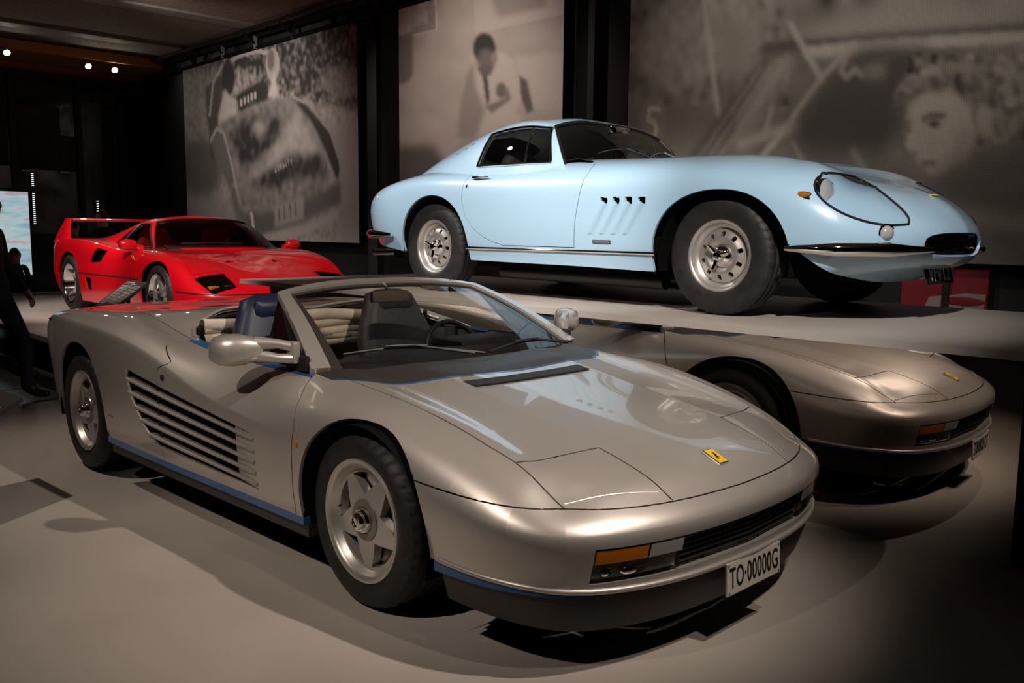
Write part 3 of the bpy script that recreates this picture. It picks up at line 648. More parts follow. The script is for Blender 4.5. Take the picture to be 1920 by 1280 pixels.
def both(fn):
    """builds a right-hand piece (y<0) with fn(+1) and its left-hand twin with fn(-1)"""
    fn(1); fn(-1)
def mirror_copy(o, parent=None):
    me = o.data.copy(); me.transform(Matrix.Diagonal((1, -1, 1, 1))); me.flip_normals()
    c = new_obj(o.name.split('.')[0], me, parent or o.parent)
    return c
def steering(parent, c, r, tilt, m, name='steering_wheel', spokes=3):
    g = G(); M_ = Matrix.Translation(c) @ Matrix.Rotation(tilt, 4, 'Y'); k = 28
    g.tube([M_ @ Vector((0, r*math.cos(2*math.pi*i/k), r*math.sin(2*math.pi*i/k))) for i in range(k)], .013, 8, True)
    o = g.out(name, m, parent); g = G()
    for q in range(spokes):
        a = math.pi/2+q*2*math.pi/spokes+math.pi; g.tube([M_ @ Vector((0, 0, 0)), M_ @ Vector((0, r*math.cos(a), r*math.sin(a)))], .010, 6)
    g.ell((0, 0, 0), (.02, .035, .035), 12, M_); g.out('steering_spokes', SATIN, o); return o
def seat(parent, x, y, z, h, w, m, name='seat'):
    t = empty(name, (x, y, z), 0, parent)
    def pad(nm, rows):
        g = G(); g.grid(rows); g.out(nm, m, t, 60, fix=False)
    # backrest: rounded slab leaning back
    n = 14; g = G(); P = []
    for i in range(13):
        s_ = i/12; zz = .12+h*s_; xx = -.10-.30*h*s_; ww = w/2*(1-.42*max(0, s_-.62)/.38*(s_ > .62)) ; th = .075*(1-.25*s_)
        P.append([(xx+th*math.copysign(abs(math.cos(a))**.6, math.cos(a)), ww*math.copysign(abs(math.sin(a))**.45, math.sin(a)), zz) for a in [2*math.pi*j/n for j in range(n+1)]])
    top = [(P[-1][j][0]*.4+(-.10-.30*h)*.6, P[-1][j][1]*.55, .12+h+.025) for j in range(n+1)]; P.append(top); P.append([(-.10-.30*h, 0, .12+h+.03)]*(n+1)); g.grid(P); g.out('backrest', m, t, 70)
    G().box((-.12, -w/2, 0), (.42, w/2, .15), .05).out('cushion', m, t, 60)
    return t
# ---------------------------------------------------------------- silver open sports car
CAR1 = empty('open_sports_car', (0, 0, 0))
tag(CAR1, 'silver open-top sports car with side strakes and blue pinstripe standing on the floor', 'car')
def fx(x, rows): return [(x if len(r) == 2 else r[0], r[-2], r[-1]) for r in rows]
T1 = [
 [(1.047, 0, .272), (1.040, 0, .305), (1.058, 0, .415), (1.052, 0, .462), (.985, 0, .515), (.93, 0, .548), (.80, 0, .597), (.62, 0, .647)],
 [(1.018, .36, .272), (1.012, .36, .305), (1.030, .365, .414), (1.024, .36, .461), (.960, .355, .512), (.905, .345, .545), (.78, .27, .598), (.52, 0, .662)],
 [(.942, .61, .275), (.936, .62, .307), (.953, .625, .412), (.948, .615, .460), (.885, .60, .510), (.83, .575, .542), (.70, .42, .607), (.42, 0, .678)],
 [(.862, .735, .280), (.856, .74, .31), (.873, .748, .410), (.869, .742, .460), (.822, .703, .508), (.77, .655, .542), (.60, .46, .628), (.32, 0, .694)],
 [(.712, .826, .288), (.708, .834, .32), (.722, .842, .41), (.722, .838, .470), (.712, .788, .532), (.68, .688, .586), (.5, .48, .648), (.22, 0, .710)],
 fx(.50, [(.874, .300), (.880, .345), (.888, .425), (.886, .505), (.838, .592), (.70, .648), (.35, .45, .679), (.10, 0, .730)]),
 fx(.34, [(.888, .306), (.893, .36), (.901, .44), (.899, .532), (.858, .630), (.70, .686), (.20, .42, .703), (-.02, 0, .750)]),
 fx(.0, [(.892, .25), (.900, .33), (.908, .45), (.906, .59), (.862, .696), (.70, .738), (-.06, .4, .745), (-.2, 0, .769)]),
 fx(-.36, [(.902, .25), (.918, .33), (.928, .45), (.926, .575), (.885, .672), (.745, .762), (-.36, .4, .783), (-.4, 0, .785)]),
 fx(-.68, [(.915, .25), (.930, .33), (.941, .45), (.943, .590), (.905, .650), (.775, .775), (.4, .79), (0, .80)]),
 fx(-1.05, [(.930, .25), (.945, .33), (.957, .45), (.958, .635), (.912, .690), (.78, .778), (.4, .80), (0, .81)]),
 fx(-1.40, [(.945, .25), (.960, .33), (.972, .45), (.969, .712), (.905, .764), (.778, .792), (.55, .855), (0, .87)]),
 fx(-1.75, [(.955, .25), (.968, .33), (.980, .47), (.973, .772), (.89, .824), (.765, .830), (.62, .890), (0, .893)]),
 fx(-2.15, [(.965, .255), (.975, .34), (.987, .50), (.976, .805), (.872, .866), (.73, .874), (.6, .890), (0, .893)]),
 fx(-2.55, [(.968, .26), (.977, .36), (.988, .50), (.976, .822), (.87, .867), (.70, .872), (.5, .876), (0, .880)]),
 fx(-2.95, [(.940, .28), (.955, .38), (.966, .52), (.956, .824), (.87, .848), (.70, .854), (.45, .862), (0, .868)]),
 [(-3.17, .86, .30), (-3.2, .88, .4), (-3.22, .89, .52), (-3.2, .885, .80), (-3.17, .82, .832), (-3.12, .68, .845), (-3.05, .42, .852), (-3.06, 0, .856)],
 [(-3.36, .55, .30), (-3.39, .55, .4), (-3.42, .55, .52), (-3.40, .55, .80), (-3.36, .50, .834), (-3.28, .45, .842), (-3.18, .3, .848), (-3.13, 0, .852)],
 [(-3.40, 0, .30), (-3.43, 0, .4), (-3.46, 0, .52), (-3.44, 0, .80), (-3.40, 0, .835), (-3.33, 0, .842), (-3.25, 0, .847), (-3.18, 0, .850)]]
gp, us, vs = loft(T1, 250, 96); _g2 = loft(T1, 250, 96, (3,))[0]; _k = np.interp(us, [7.6, 9, 15, 15.6], [0, .75, .75, 0])[:, None, None]; gp = gp*(1-_k)+_g2*_k; gp = fair(gp, vs, 3.9, 4.8, 90, 30)
# hood: one fair surface z(x, y^2) with the faint crease in line with the headlamp covers
_m = (vs > 4.2) & (gp[..., 0] > -.62) & (gp[..., 1] < .69); _X = gp[_m]
_bas = lambda P: np.stack([P[:, 0]**i*(P[:, 1]**2)**j for i in range(5) for j in range(3)], 1)
_c = np.linalg.lstsq(_bas(_X), _X[:, 2], rcond=None)[0]
_sm = lambda t: (lambda q: q*q*(3-2*q))(np.clip(t, 0, 1))
_w = _sm((.69-_X[:, 1])/.11)*_sm((_X[:, 0]+.60)/.2)*_sm((pw(_X[:, 1], [0, .36, .62, .7], [.965, .94, .86, .80])-_X[:, 0])/.10)
_X[:, 2] = _X[:, 2]*(1-_w)+(_bas(_X) @ _c-.07*np.clip(_X[:, 1]-.355, 0, .2)*_sm((.70-_X[:, 0])/.2)+.004)*_w; gp[_m] = _X
B1 = Surf.mirrored(gp, us, vs)
ay = lambda V: np.abs(V[:, 1])
c_arf = lambda V, P: arch(V, .05, .300, .368, .385, 2.25)
c_arr = lambda V, P: arch(V, -2.50, .33, .352, .385, 2.2)
side = lambda V: (V[:, 2] < .76)
c_bump = lambda V, P: V[:, 2]-(.546-.062*(V[:, 0]-.34))
c_hood = lambda V, P: pw(V[:, 0], [-.6, -.43, .25, .5, .606, .86, 1.0], [.76, .705, .70, .699, .688, .684, .67])-ay(V)
c_hlb = lambda V, P: V[:, 0]-pw(ay(V), [.3, .365, .684, .8], [.678, .667, .606, .58])
c_hli = lambda V, P: ay(V)-pw(V[:, 0], [.5, .667, .97], [.366, .364, .352])
c_cowl = lambda V, P: V[:, 0]-pw(ay(V), [0, .1, .34, .53, .617, .68, .75, .80], [-.09, -.096, -.122, -.150, -.182, -.25, -.364, -.52])
c_cowl2 = lambda V, P: c_cowl(V, P)+.014
c_df = lambda V, P: V[:, 0]-pw(V[:, 2], [.2, .30, .60, .70, .80], [-.375, -.36, -.345, -.40, -.50])
c_dr = lambda V, P: V[:, 0]-pw(V[:, 2], [.2, .69, .705, .722, .735, .79, .9], [-1.475, -1.462, -1.445, -1.39, -1.375, -1.53, -1.62])
c_lampo = lambda V, P: .672-ay(V)
c_lampi = lambda V, P: ay(V)-.366
c_lz0 = lambda V, P: V[:, 2]-.307
c_lz1 = lambda V, P: V[:, 2]-.416
c_glb = lambda V, P: V[:, 0]-pw(ay(V), [0, .35, .6, .74, .8], [-.36, -.385, -.44, -.50, -.54])
c_cko = lambda V, P: .742-ay(V)
c_ckr = lambda V, P: V[:, 0]-pw(ay(V), [0, .5, .70, .75], [-1.78, -1.76, -1.66, -1.55])
c_belt = lambda V, P: P[:, 1]-4.93
c_dk = lambda V, P: P[:, 1]-5.05
c_int_t = lambda V, P: pw(V[:, 0], [-1.84, -.62], [.655, .53])-V[:, 2]
c_int_b = lambda V, P: V[:, 2]-pw(V[:, 0], [-1.5, -.62], [.325, .305])
c_int_r = lambda V, P: V[:, 0]-pw(V[:, 2], [.28, .33, .40, .52, .62, .66], [-1.46, -1.53, -1.65, -1.76, -1.81, -1.80])
c_int_f = lambda V, P: -.62-V[:, 0]
low = lambda V, P: V[:, 2] < .78
def topw(V, P): return V[:, 2] > .48
front = lambda V, P: V[:, 0] > .25
for f_, w_ in ((c_arf, low), (c_arr, low), (c_bump, front), (c_hood, lambda V, P: (V[:, 0] > -.62) & (V[:, 2] > .47)), (c_hlb, lambda V, P: (V[:, 0] > .45) & (V[:, 2] > .48) & (ay(V) < .72)),
               (c_hli, lambda V, P: (V[:, 0] > .55) & (V[:, 2] > .48)), (c_cowl, lambda V, P: (V[:, 0] > -.7) & (V[:, 0] < .1) & (V[:, 2] > .65)), (c_cowl2, lambda V, P: (V[:, 0] > -.7) & (V[:, 0] < .1) & (V[:, 2] > .65)),
               (c_df, lambda V, P: (np.abs(V[:, 0]+.45) < .25) & (P[:, 1] < 5.2)), (c_dr, lambda V, P: (np.abs(V[:, 0]+1.5) < .3) & (P[:, 1] < 5.2)),
               (c_lampo, lambda V, P: (V[:, 0] > .7) & (V[:, 2] < .46)), (c_lampi, lambda V, P: (V[:, 0] > .7) & (V[:, 2] < .46)), (c_lz0, lambda V, P: V[:, 0] > .7), (c_lz1, lambda V, P: V[:, 0] > .7),
               (c_glb, lambda V, P: (np.abs(V[:, 0]+.45) < .25) & (V[:, 2] > .7)), (c_cko, lambda V, P: (V[:, 0] < -.3) & (V[:, 0] > -1.95) & (V[:, 2] > .7)), (c_ckr, lambda V, P: (np.abs(V[:, 0]+1.65) < .3) & (P[:, 1] > 4.5)),
               (c_belt, lambda V, P: (V[:, 0] < -.4) & (V[:, 0] > -1.6)), (c_dk, lambda V, P: (V[:, 0] < -1.4)),
               (c_int_t, lambda V, P: (V[:, 0] < -.5) & (V[:, 0] > -1.95) & (V[:, 2] < .72)), (c_int_b, lambda V, P: (V[:, 0] < -.5) & (V[:, 0] > -1.95) & (V[:, 2] < .5)), (c_int_r, lambda V, P: (np.abs(V[:, 0]+1.65) < .3) & (V[:, 2] < .75)), (c_int_f, lambda V, P: (np.abs(V[:, 0]+.62) < .1) & (V[:, 2] < .6))):
    B1.cut(f_, w_)
def rules1():
    p = lambda f: (lambda C, Q: f(C, Q) > 0)
    R = []
    for sd, sg in (('R', -1), ('L', 1)):
        on = (lambda sg: lambda C: C[:, 1]*sg > 0)(sg)
        R.append(('fender'+sd, (lambda on: lambda C, Q: on(C) & (C[:, 0] > -.6) & (c_df(C, Q) > 0))(on)))
        R.append(('door'+sd, (lambda on: lambda C, Q: on(C) & (c_df(C, Q) <= 0) & (c_dr(C, Q) > 0) & (Q[:, 1] < 4.93) & (C[:, 0] < -.3) & (C[:, 0] > -1.7))(on)))
        R.append(('beltstripe'+sd, (lambda on: lambda C, Q: on(C) & (c_df(C, Q) <= 0) & (c_dr(C, Q) > 0) & (Q[:, 1] >= 4.93) & (ay(C) > .742) & (C[:, 0] < -.3) & (C[:, 0] > -1.7))(on)))
    R.append(('deck', lambda C, Q: (C[:, 0] < -1.5) & (Q[:, 1] > 5.05)))
    R.append(('hood', lambda C, Q: (c_hood(C, Q) > 0) & (C[:, 0] > -.75) & (C[:, 2] > .48) & (c_bump(C, Q) > 0)))
    for sd, sg in (('R', -1), ('L', 1)):
        on = (lambda sg: lambda C: C[:, 1]*sg > 0)(sg)
        R.append(('headlamp'+sd, (lambda on: lambda C, Q: on(C) & (c_hood(C, Q) > 0) & (C[:, 2] > .48) & (c_bump(C, Q) > 0) & (c_hlb(C, Q) > 0) & (c_hli(C, Q) > 0))(on)))
    R.append(('cowlstripe', lambda C, Q: (c_cowl(C, Q) <= 0) & (C[:, 0] > -.75) & (ay(C) < .742) & (C[:, 2] > .65)))
    R.append(('cowl', lambda C, Q: (c_cowl2(C, Q) <= 0) & (C[:, 0] > -.75) & (ay(C) < .742) & (C[:, 2] > .65)))
    R.append(('bumper', lambda C, Q: (C[:, 0] > .25) & (c_bump(C, Q) <= 0)))
    lz = lambda C, Q: (C[:, 0] > .7) & (c_lz0(C, Q) > 0) & (c_lz1(C, Q) < 0) & (c_lampo(C, Q) > 0)
    for sd, sg in (('R', -1), ('L', 1)):
        R.append(('lamp'+sd, (lambda sg: lambda C, Q: lz(C, Q) & (c_lampi(C, Q) > 0) & (C[:, 1]*sg > 0))(sg)))
        R.append(('intake'+sd, (lambda sg: lambda C, Q: (c_int_t(C, Q) > 0) & (c_int_b(C, Q) > 0) & (c_int_r(C, Q) > 0) & (c_int_f(C, Q) > 0) & (Q[:, 1] < 4) & (C[:, 1]*sg > 0))(sg)))
    R.append(('grille', lambda C, Q: lz(C, Q) & (c_lampi(C, Q) <= 0)))
    R.append(('cockpit', lambda C, Q: (c_glb(C, Q) < 0) & (c_cko(C, Q) > 0) & (c_ckr(C, Q) > 0) & (C[:, 0] > -1.9) & (C[:, 2] > .7)))
    R.append(('void', lambda C, Q: ((c_arf(C, Q) > 0) | (c_arr(C, Q) > 0)) & (C[:, 2] < .78)))
    return R
B1.label('quarter', rules1())
for lab, nm, m_ in (('hood', 'hood', SILVER), ('fenderR', 'front_fender', SILVER), ('fenderL', 'front_fender', SILVER), ('quarter', 'rear_body', SILVER), ('deck', 'rear_deck', SILVER),
                    ('headlamp'+'R', 'headlamp_cover', SILVER), ('headlampL', 'headlamp_cover', SILVER), ('cowl', 'windscreen_cowl', SATIN), ('cowlstripe', 'cowl_stripe', STRIPE)):
    B1.panel(lab, nm, m_, CAR1, gap=.0031 if 'cowl' not in lab else .0004)
bump1 = B1.panel('bumper', 'front_bumper', SILVER, CAR1, flange=.03)
DOOR1 = {sd: B1.panel('door'+sd, 'door', SILVER, CAR1) for sd in 'RL'}
for sd in 'RL': B1.panel('beltstripe'+sd, 'door_stripe', STRIPE, DOOR1[sd], gap=.0005)
# side air intake: recess, strakes
def rec(V, N):
    d = np.interp(-V[:, 0], [.62, .95, 1.35, 1.8], [.002, .028, .085, .12]); V = V.copy(); V[:, 1] -= np.sign(V[:, 1])*d; return V
INTAKE = mat('intake_dark', (.02, .018, .016), .3, .3, .3)
recess_m = SILVER
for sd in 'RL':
    for part, cond, m_ in (('intake_duct_shade', lambda C: C[:, 0] < -.78, DEEP), ('intake_ramp', lambda C: C[:, 0] >= -.78, SILVER)):  # black reaches ahead of the real duct, standing in for shade between strakes
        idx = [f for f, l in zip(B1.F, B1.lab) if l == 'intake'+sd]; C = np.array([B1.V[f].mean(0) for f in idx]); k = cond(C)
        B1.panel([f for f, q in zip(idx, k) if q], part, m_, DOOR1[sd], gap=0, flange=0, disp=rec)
def flank_y(x, z):
    m = (B1.V[:, 1] < 0) & (np.abs(B1.V[:, 0]-x) < .05) & (np.abs(B1.V[:, 2]-z) < .05); Q = B1.V[m]
    if len(Q) == 0: return .95
    d = (Q[:, 0]-x)**2+(Q[:, 2]-z)**2; k = np.argsort(d)[:4]; return float(-np.average(Q[k, 1], weights=1/(d[k]+1e-6)))
for sd, sg in (('R', -1), ('L', 1)):
    for z0, x0, z1 in ((.607, -1.815, .511), (.542, -1.79, .464), (.482, -1.745, .418), (.424, -1.67, .372), (.366, -1.585, .326)):
        n = 26; V = []
        for i in range(n+1):
            s_ = i/n; x = x0+( -.622-x0)*s_; z = z0+(z1-z0)*s_; yy = flank_y(x, z); ht = .0085*(1-.15*s_); dp = .030*(1-s_)+.006
            for (a, b) in ((.0, ht), (.006, ht*.55), (.008, 0), (.006, -ht*.55), (.0, -ht), (-dp, -ht*.7), (-dp, ht*.7)): V.append((x, sg*(yy+a), z+b))
        k = 7; F = [[i*k+j, i*k+(j+1) % k, (i+1)*k+(j+1) % k, (i+1)*k+j] for i in range(n) for j in range(k)]+[list(range(k)), [n*k+j for j in range(k)][::-1]]
        G().add(V, F).out('strake', SILVER, DOOR1[sd], 60)
    fr = [(np.interp(z, [.28, .33, .40, .52, .62, .66], [-1.46, -1.53, -1.65, -1.76, -1.81, -1.80]), z) for z in np.linspace(.335, .648, 16)]
    G().tube([(x, sg*(flank_y(x, z)-.002), z) for x, z in fr], .008, 8).out('intake_frame', SILVER, DOOR1[sd])
    V = [( -1.49, sg*(flank_y(-1.49, z)-.02), z) for z in np.linspace(.335, .61, 10)]
    G().tube(V, .011, 6).out('intake_divider', BLACK, DOOR1[sd])
    G().lathe([(0, -.006), (.013, -.006), (.014, .004)], 20, 'y', Matrix.Translation((-1.40, sg*(flank_y(-1.40, .663)+.001), .663)) @ (Matrix() if sg < 0 else Matrix.Rotation(math.pi, 4, 'Z'))).out('door_lock', BLACK, DOOR1[sd])
# lower stripe and sill, bumper stripe, valance
def flank_line(xs, z): return [(x, -flank_y(x, z), z) for x in xs]
for sg in (1, -1):
    fl = [(x, y*sg, z) for x, y, z in flank_line(np.linspace(-.315, -2.14, 30), .252)]
    ribbon(CAR1, 'sill_stripe', STRIPE, fl, -.022, .006, .003, .03)
    ribbon(CAR1, 'sill', SATIN, [(x, y-.014*(-sg if y < 0 else sg)*0, z) for x, y, z in fl], -.075, -.022, -.018, .05)
    rowA = gp[:, 0, :]; rowA = rowA[(rowA[:, 0] > .425) & (rowA[:, 1] > .62)][::-2]
    pts = [(a, -sg*b, c) for a, b, c in rowA if a > .425]; n = len(pts); ribbon(CAR1, 'bumper_stripe', STRIPE, pts, list(np.linspace(-.036, -.008, n)), 0.002, -.001, .03)
rowA = gp[:, 0, :].copy(); rowA = rowA[rowA[:, 0] > .425][::2]
full = np.concatenate([rowA[::-1]*[1, -1, 1], rowA[1:]]); n = len(full); cen = np.array([.2, 0, 0])
P = []
for off, dz in ((-.012, .004), (-.018, -.05), (-.045, -.135), (-.12, -.15)):
    r = []
    for i in range(n):
        t_ = full[min(i+1, n-1)]-full[max(i-1, 0)]; o_ = np.array([t_[1], -t_[0], 0]); o_ /= np.linalg.norm(o_); o_ = o_ if o_ @ (full[i]-cen) > 0 else -o_
        r.append(tuple(full[i]+o_*off+[0, 0, dz]))
    P.append(r)
G().grid(P).out('front_valance', SATIN, CAR1, 40)
for sg in (1, -1): G().box((.80, min(sg*.30, sg*.48), .165), (.93, max(sg*.30, sg*.48), .235), .01).out('brake_duct', DEEP, CAR1, 0)
# lamp clusters and grille
for sd, sg in (('R', -1), ('L', 1)):
    idx = [f for f, l in zip(B1.F, B1.lab) if l == 'lamp'+sd]; C = np.array([B1.V[f].mean(0) for f in idx])
    t = B1.panel(idx, 'lamp_cluster', LAMP_GLASS, CAR1, gap=.004, flange=.004, push=-.006)
    B1.panel(idx, 'lamp_housing', mat('lamp_back', (.62, .59, .55), .4, .2), t, gap=.004, flange=.0, push=-.022)
    am = [f for f, c in zip(idx, C) if c[2] > .368 and abs(c[1]) > .50]
    B1.panel(am, 'indicator_lens', AMBER, t, gap=.004, flange=.003, push=-.002)
    up = [f for f, c in zip(idx, C) if c[2] > .368 and abs(c[1]) <= .50]
    B1.panel(up, 'side_lens', CLEAR, t, gap=.004, flange=.003, push=-.002)
    G().ell((.950, sg*.50, .337), (.02, .085, .024), 16).out('fog_reflector', REFLECTOR, t); G().ell((.915, sg*.615, .337), (.02, .03, .02), 14).out('driving_bulb', REFLECTOR, t)
t = B1.panel('grille', 'grille', DEEP, CAR1, gap=.002, flange=.05, push=-.05)
GRB = mat('grille_bar', (.016, .015, .014), .35)
def front_x(y): return float(np.interp(abs(y), [0, .36, .62], [1.048, 1.020, .943]))
for zz in (.325, .343, .361, .379, .397):
    G().tube([(front_x(y)-.018, y, zz) for y in np.linspace(-.362, .362, 15)], .0035, 6).out('grille_bar', GRB, t)
for y in np.linspace(-.31, .31, 9): G().tube([(front_x(y)-.022, y, .309), (front_x(y)-.022, y, .414)], .003, 6).out('grille_bar', GRB, t)
rowA = gp[:, 0, :]; rowA = rowA[rowA[:, 0] > .43][::3]; fl_ = [tuple(p*[1, -1, 1]) for p in rowA[::-1]]+[tuple(p) for p in rowA[1:]]
G().tube([(x, y, z+.006) for x, y, z in fl_], .0095, 8).out('bumper_lip', SILVER, bump1, 60)
lp_ = max(edge_loops(B1, B1.sub('cockpit')), key=len); n_ = len(lp_); k0 = next(i for i in range(n_) if B1.V[lp_[i]][0] > -1.53 and B1.V[lp_[(i+1) % n_]][0] <= -1.53)
run = []
for i in range(n_):
    v_ = lp_[(k0+1+i) % n_]
    if B1.V[v_][0] > -1.53: break
    run.append(tuple(B1.V[v_]+B1.N[v_]*.004))
G().tube(run[::2], .0095, 8).out('deck_edge', SILVER, CAR1, 60)
# headlamp step edge, hood vent, badge, plate
VENT = mat('vent_black', (.018, .016, .015), .5)
def deck_z(x, y):
    m = (np.abs(B1.V[:, 0]-x) < .06) & (np.abs(B1.V[:, 1]-y) < .06) & (B1.P[:, 1] > 3.3); Q = B1.V[m]; d = (Q[:, 0]-x)**2+(Q[:, 1]-y)**2; k = np.argsort(d)[:6]; return float(np.average(Q[k, 2], weights=1/(d[k]+1e-6)))
vx = lambda y: .036-.16*y*y
tv = G().grid([[(vx(y)-e, y, deck_z(vx(y)-e, y)+.0035) for y in np.linspace(-.335, .335, 30)] for e in (0, .04, .078)]).out('hood_vent', VENT, CAR1, 60)
g = G()
for y in np.linspace(-.325, .325, 64):
    x = vx(y); g.box((x-.076, y-.0014, deck_z(x, y)+.002), (x-.002, y+.0014, deck_z(x, y)+.0075))
tag(g.out('vent_fins', mat('vent_fin', (.05, .045, .04), .4), tv, 0), kind='stuff')
for sg in (-1, 1):
    ys = np.linspace(.375, .672, 14)
    G().tube([(np.interp(y, [.375, .672], [.925, .80]), sg*y, deck_z(np.interp(y, [.375, .672], [.925, .80]), sg*y)+.0005) for y in ys], .003, 6, flat=.6).out('headlamp_lip', SILVER, CAR1)
    w0 = G()
zb = deck_z(.885, 0); M_ = Matrix.Translation((.885, 0, zb+.003)) @ Matrix.Rotation(.42, 4, 'Y')
bd = G().box((-.040, -.0275, -.003), (.040, .0275, .004), .0015, M_).out('hood_badge', CHROME, CAR1, 0)
G().box((-.036, -.0235, .0035), (.036, .0235, .0052), 0, M_).out('badge_field', YELLOW, bd, 0)
G().tube([M_ @ Vector(p) for p in ((.018, -.006, .0056), (.004, -.003, .0056), (-.008, .004, .0056), (-.02, .002, .0056))], [.003, .005, .006, .003], 6, flat=.2).tube([M_ @ Vector(p) for p in ((.004, -.003, .0056), (.010, .010, .0056))], .002, 6, flat=.3).out('badge_emblem', BLACK, bd)
pl = empty('license_plate', (1.052, 0, .222), 0, CAR1); pl.rotation_euler = (0, -.06, 0)
G().box((-.004, -.166, -.055), (.004, .166, .055), .002).out('plate_board', mat('plate_white', (.62, .57, .50), .4), pl, 0)
text_mesh('plate_lettering', 'TO\u00b700000G', .098, BLACK, pl, Matrix.Translation((.0045, 0, -.002)) @ Matrix.Rotation(math.pi/2, 4, 'Z') @ Matrix.Rotation(math.pi/2, 4, 'X'), .001, 1.06, .60, .0006)
for yy, zz in ((-.156, .046), (.156, .046), (-.156, -.046), (.156, -.046)): G().lathe([(0, .0055), (.004, .0055), (.004, 0)], 10, 'x', Matrix.Translation((0, yy, zz))).out('plate_screw', CHROME, pl)
for sg in (-1, 1):
    fy = flank_y(-.325, .545); g = G().ell((-.318, sg*(flank_y(-.318, .545)+.001), .547), (.011, .008, .015), 16); g.out('side_marker', AMBER, CAR1)
    G().ell((-3.03, sg*(.955), .80), (.03, .004, .006), 12).out('wing_badge', CHROME, CAR1)
    fy = flank_y(-2.06, .38); hb = G().box((-2.10, min(sg*(fy-.003), sg*(fy+.002)), .377), (-2.02, max(sg*(fy-.003), sg*(fy+.002)), .384), .0008).out('body_script', CHROME, CAR1, 0)
# tail panel
g = G()
for z in np.linspace(.56, .74, 7): g.tube([(-3.46+.10*(y/.75)**2, y, z) for y in np.linspace(-.75, .75, 17)], .006, 6)
tag(g.out('tail_grille', BLACK, CAR1), kind='stuff')
# wheels, wells, floor pan
for sg in (-1, 1):
    wheel(CAR1, 'front_wheel', (0, sg*.759, .316), sg < 0, .316, .225, .219, 'star5', -.084, -1.55)
    wheel(CAR1, 'rear_wheel', (-2.55, sg*.830, .330), sg < 0, .330, .255, .219, 'star5', -.096, -1.40)
    arch_liner(CAR1, .05, .30, .372, sg*.90, sg*.50); arch_liner(CAR1, -2.50, .33, .372, sg*.97, sg*.55)
G().box((-3.2, -.80, .15), (-2.88, .80, .5)).box((-2.15, -.86, .17), (-.35, .86, .40)).box((.42, -.70, .16), (.70, .70, .36)).box((-2.9, -.52, .16), (.5, .52, .40)).out('floor_pan', DEEP, CAR1, 0)
# windscreen
n_s, n_t = 81, 31; P = np.zeros((n_s, n_t, 3)); ss = np.linspace(-1, 1, n_s); tt = np.linspace(0, 1, n_t)
for i, s_ in enumerate(ss):
    a = abs(s_); bx = np.interp(a, np.linspace(0, 1, 9), [-.345-.13*(k/8)**2.6 for k in range(9)]); by = s_*.765; bz = .788-.006*a**2
    tx = -1.115+.075*a**2.4; ty = s_*.590; tz = 1.085-.042*a**2.6
    for j, t_ in enumerate(tt): P[i, j] = (bx+(tx-bx)*t_, by+(ty-by)*t_, bz+(tz-bz)*t_+.030*math.sin(math.pi*t_)*(1-.3*a))
W1 = Surf.grid(P, ss, np.tile(tt, (n_s, 1)))
if W1.N[:, 2].mean() < 0: W1.F = [f[::-1] for f in W1.F]; W1.normals()
ws_in = lambda V, P: .845+.02*P[:, 1]-np.abs(P[:, 0])
ws_pil = lambda V, P: .905-np.abs(P[:, 0])
ws_top = lambda V, P: .935-P[:, 1]
ws_tin = lambda V, P: .90-P[:, 1]
for f_ in (ws_in, ws_pil, ws_top, ws_tin): W1.cut(f_)
W1.label('glass', [('band', lambda C, Q: (ws_in(C, Q) < 0) | (ws_tin(C, Q) < 0)), ('pillar', lambda C, Q: ws_pil(C, Q) < 0), ('header', lambda C, Q: ws_top(C, Q) < 0)])
wsc = W1.panel('glass', 'windscreen', WS_GLASS, CAR1, gap=0, flange=0)
W1.panel('band', 'windscreen_band', SATIN, wsc, gap=0, flange=.012, push=.002)
pf = [f for f, l in zip(W1.F, W1.lab) if l in ('pillar', 'header')]
W1.panel(pf, 'windscreen_frame', SILVER, CAR1, gap=0, flange=.034, push=.014)
for a_, b_ in (((-.50, -.60, .805), (-.235, -.06, .792)), ((-.245, -.02, .792), (-.275, .53, .79))):
    wp = empty('wiper', a_, 0, CAR1); d = Vector(b_)-Vector(a_); q = [Vector(a_)+d*k/10+Vector((-.03*math.sin(math.pi*k/10), 0, .028+.022*math.sin(math.pi*k/10))) for k in range(11)]; rel = [p-Vector(a_) for p in q]
    G().tube(rel, .0055, 6).out('wiper_blade', BLACK, wp); G().tube([p+Vector((.012, 0, .012)) for p in rel[3:7]], .004, 6).out('wiper_arm', SATIN, wp)
    G().tube([rel[5]+Vector((.012, 0, .012)), rel[9]+Vector((.03, 0, -.005))], [.005, .007], 6).out('wiper_pivot', BLACK, wp)
# cockpit
ck = G().box((-1.80, -.735, .22), (-.40, .735, .26)).box((-1.84, -.735, .22), (-1.78, .735, .80)).box((-1.80, -.755, .25), (-.50, -.735, .765)).box((-1.80, .735, .25), (-.50, .755, .765)).box((-.52, -.72, .25), (-.36, .72, .70)).out('cabin_tub', mat('cabin_dark', (.03, .028, .027), .8), CAR1, 0)
G().box((-1.76, -.72, .26), (-1.55, .72, .62), .02).out('rear_shelf', GREYCARPET, CAR1, 30)
P = [[(x, y, z-.02*(y/.72)**2) for y in np.linspace(-.72, .72, 13)] for x, z in ((-.38, .775), (-.55, .80), (-.68, .79), (-.74, .75), (-.72, .62), (-.66, .5))]
G().grid(P).out('dashboard', LEATHER, CAR1, 60)
G().box((-.86, .14, .76), (-.62, .56, .815), .025).out('instrument_binnacle', LEATHER, CAR1, 50)
steering(CAR1, (-.93, .36, .70), .18, -.42, LEATHER)
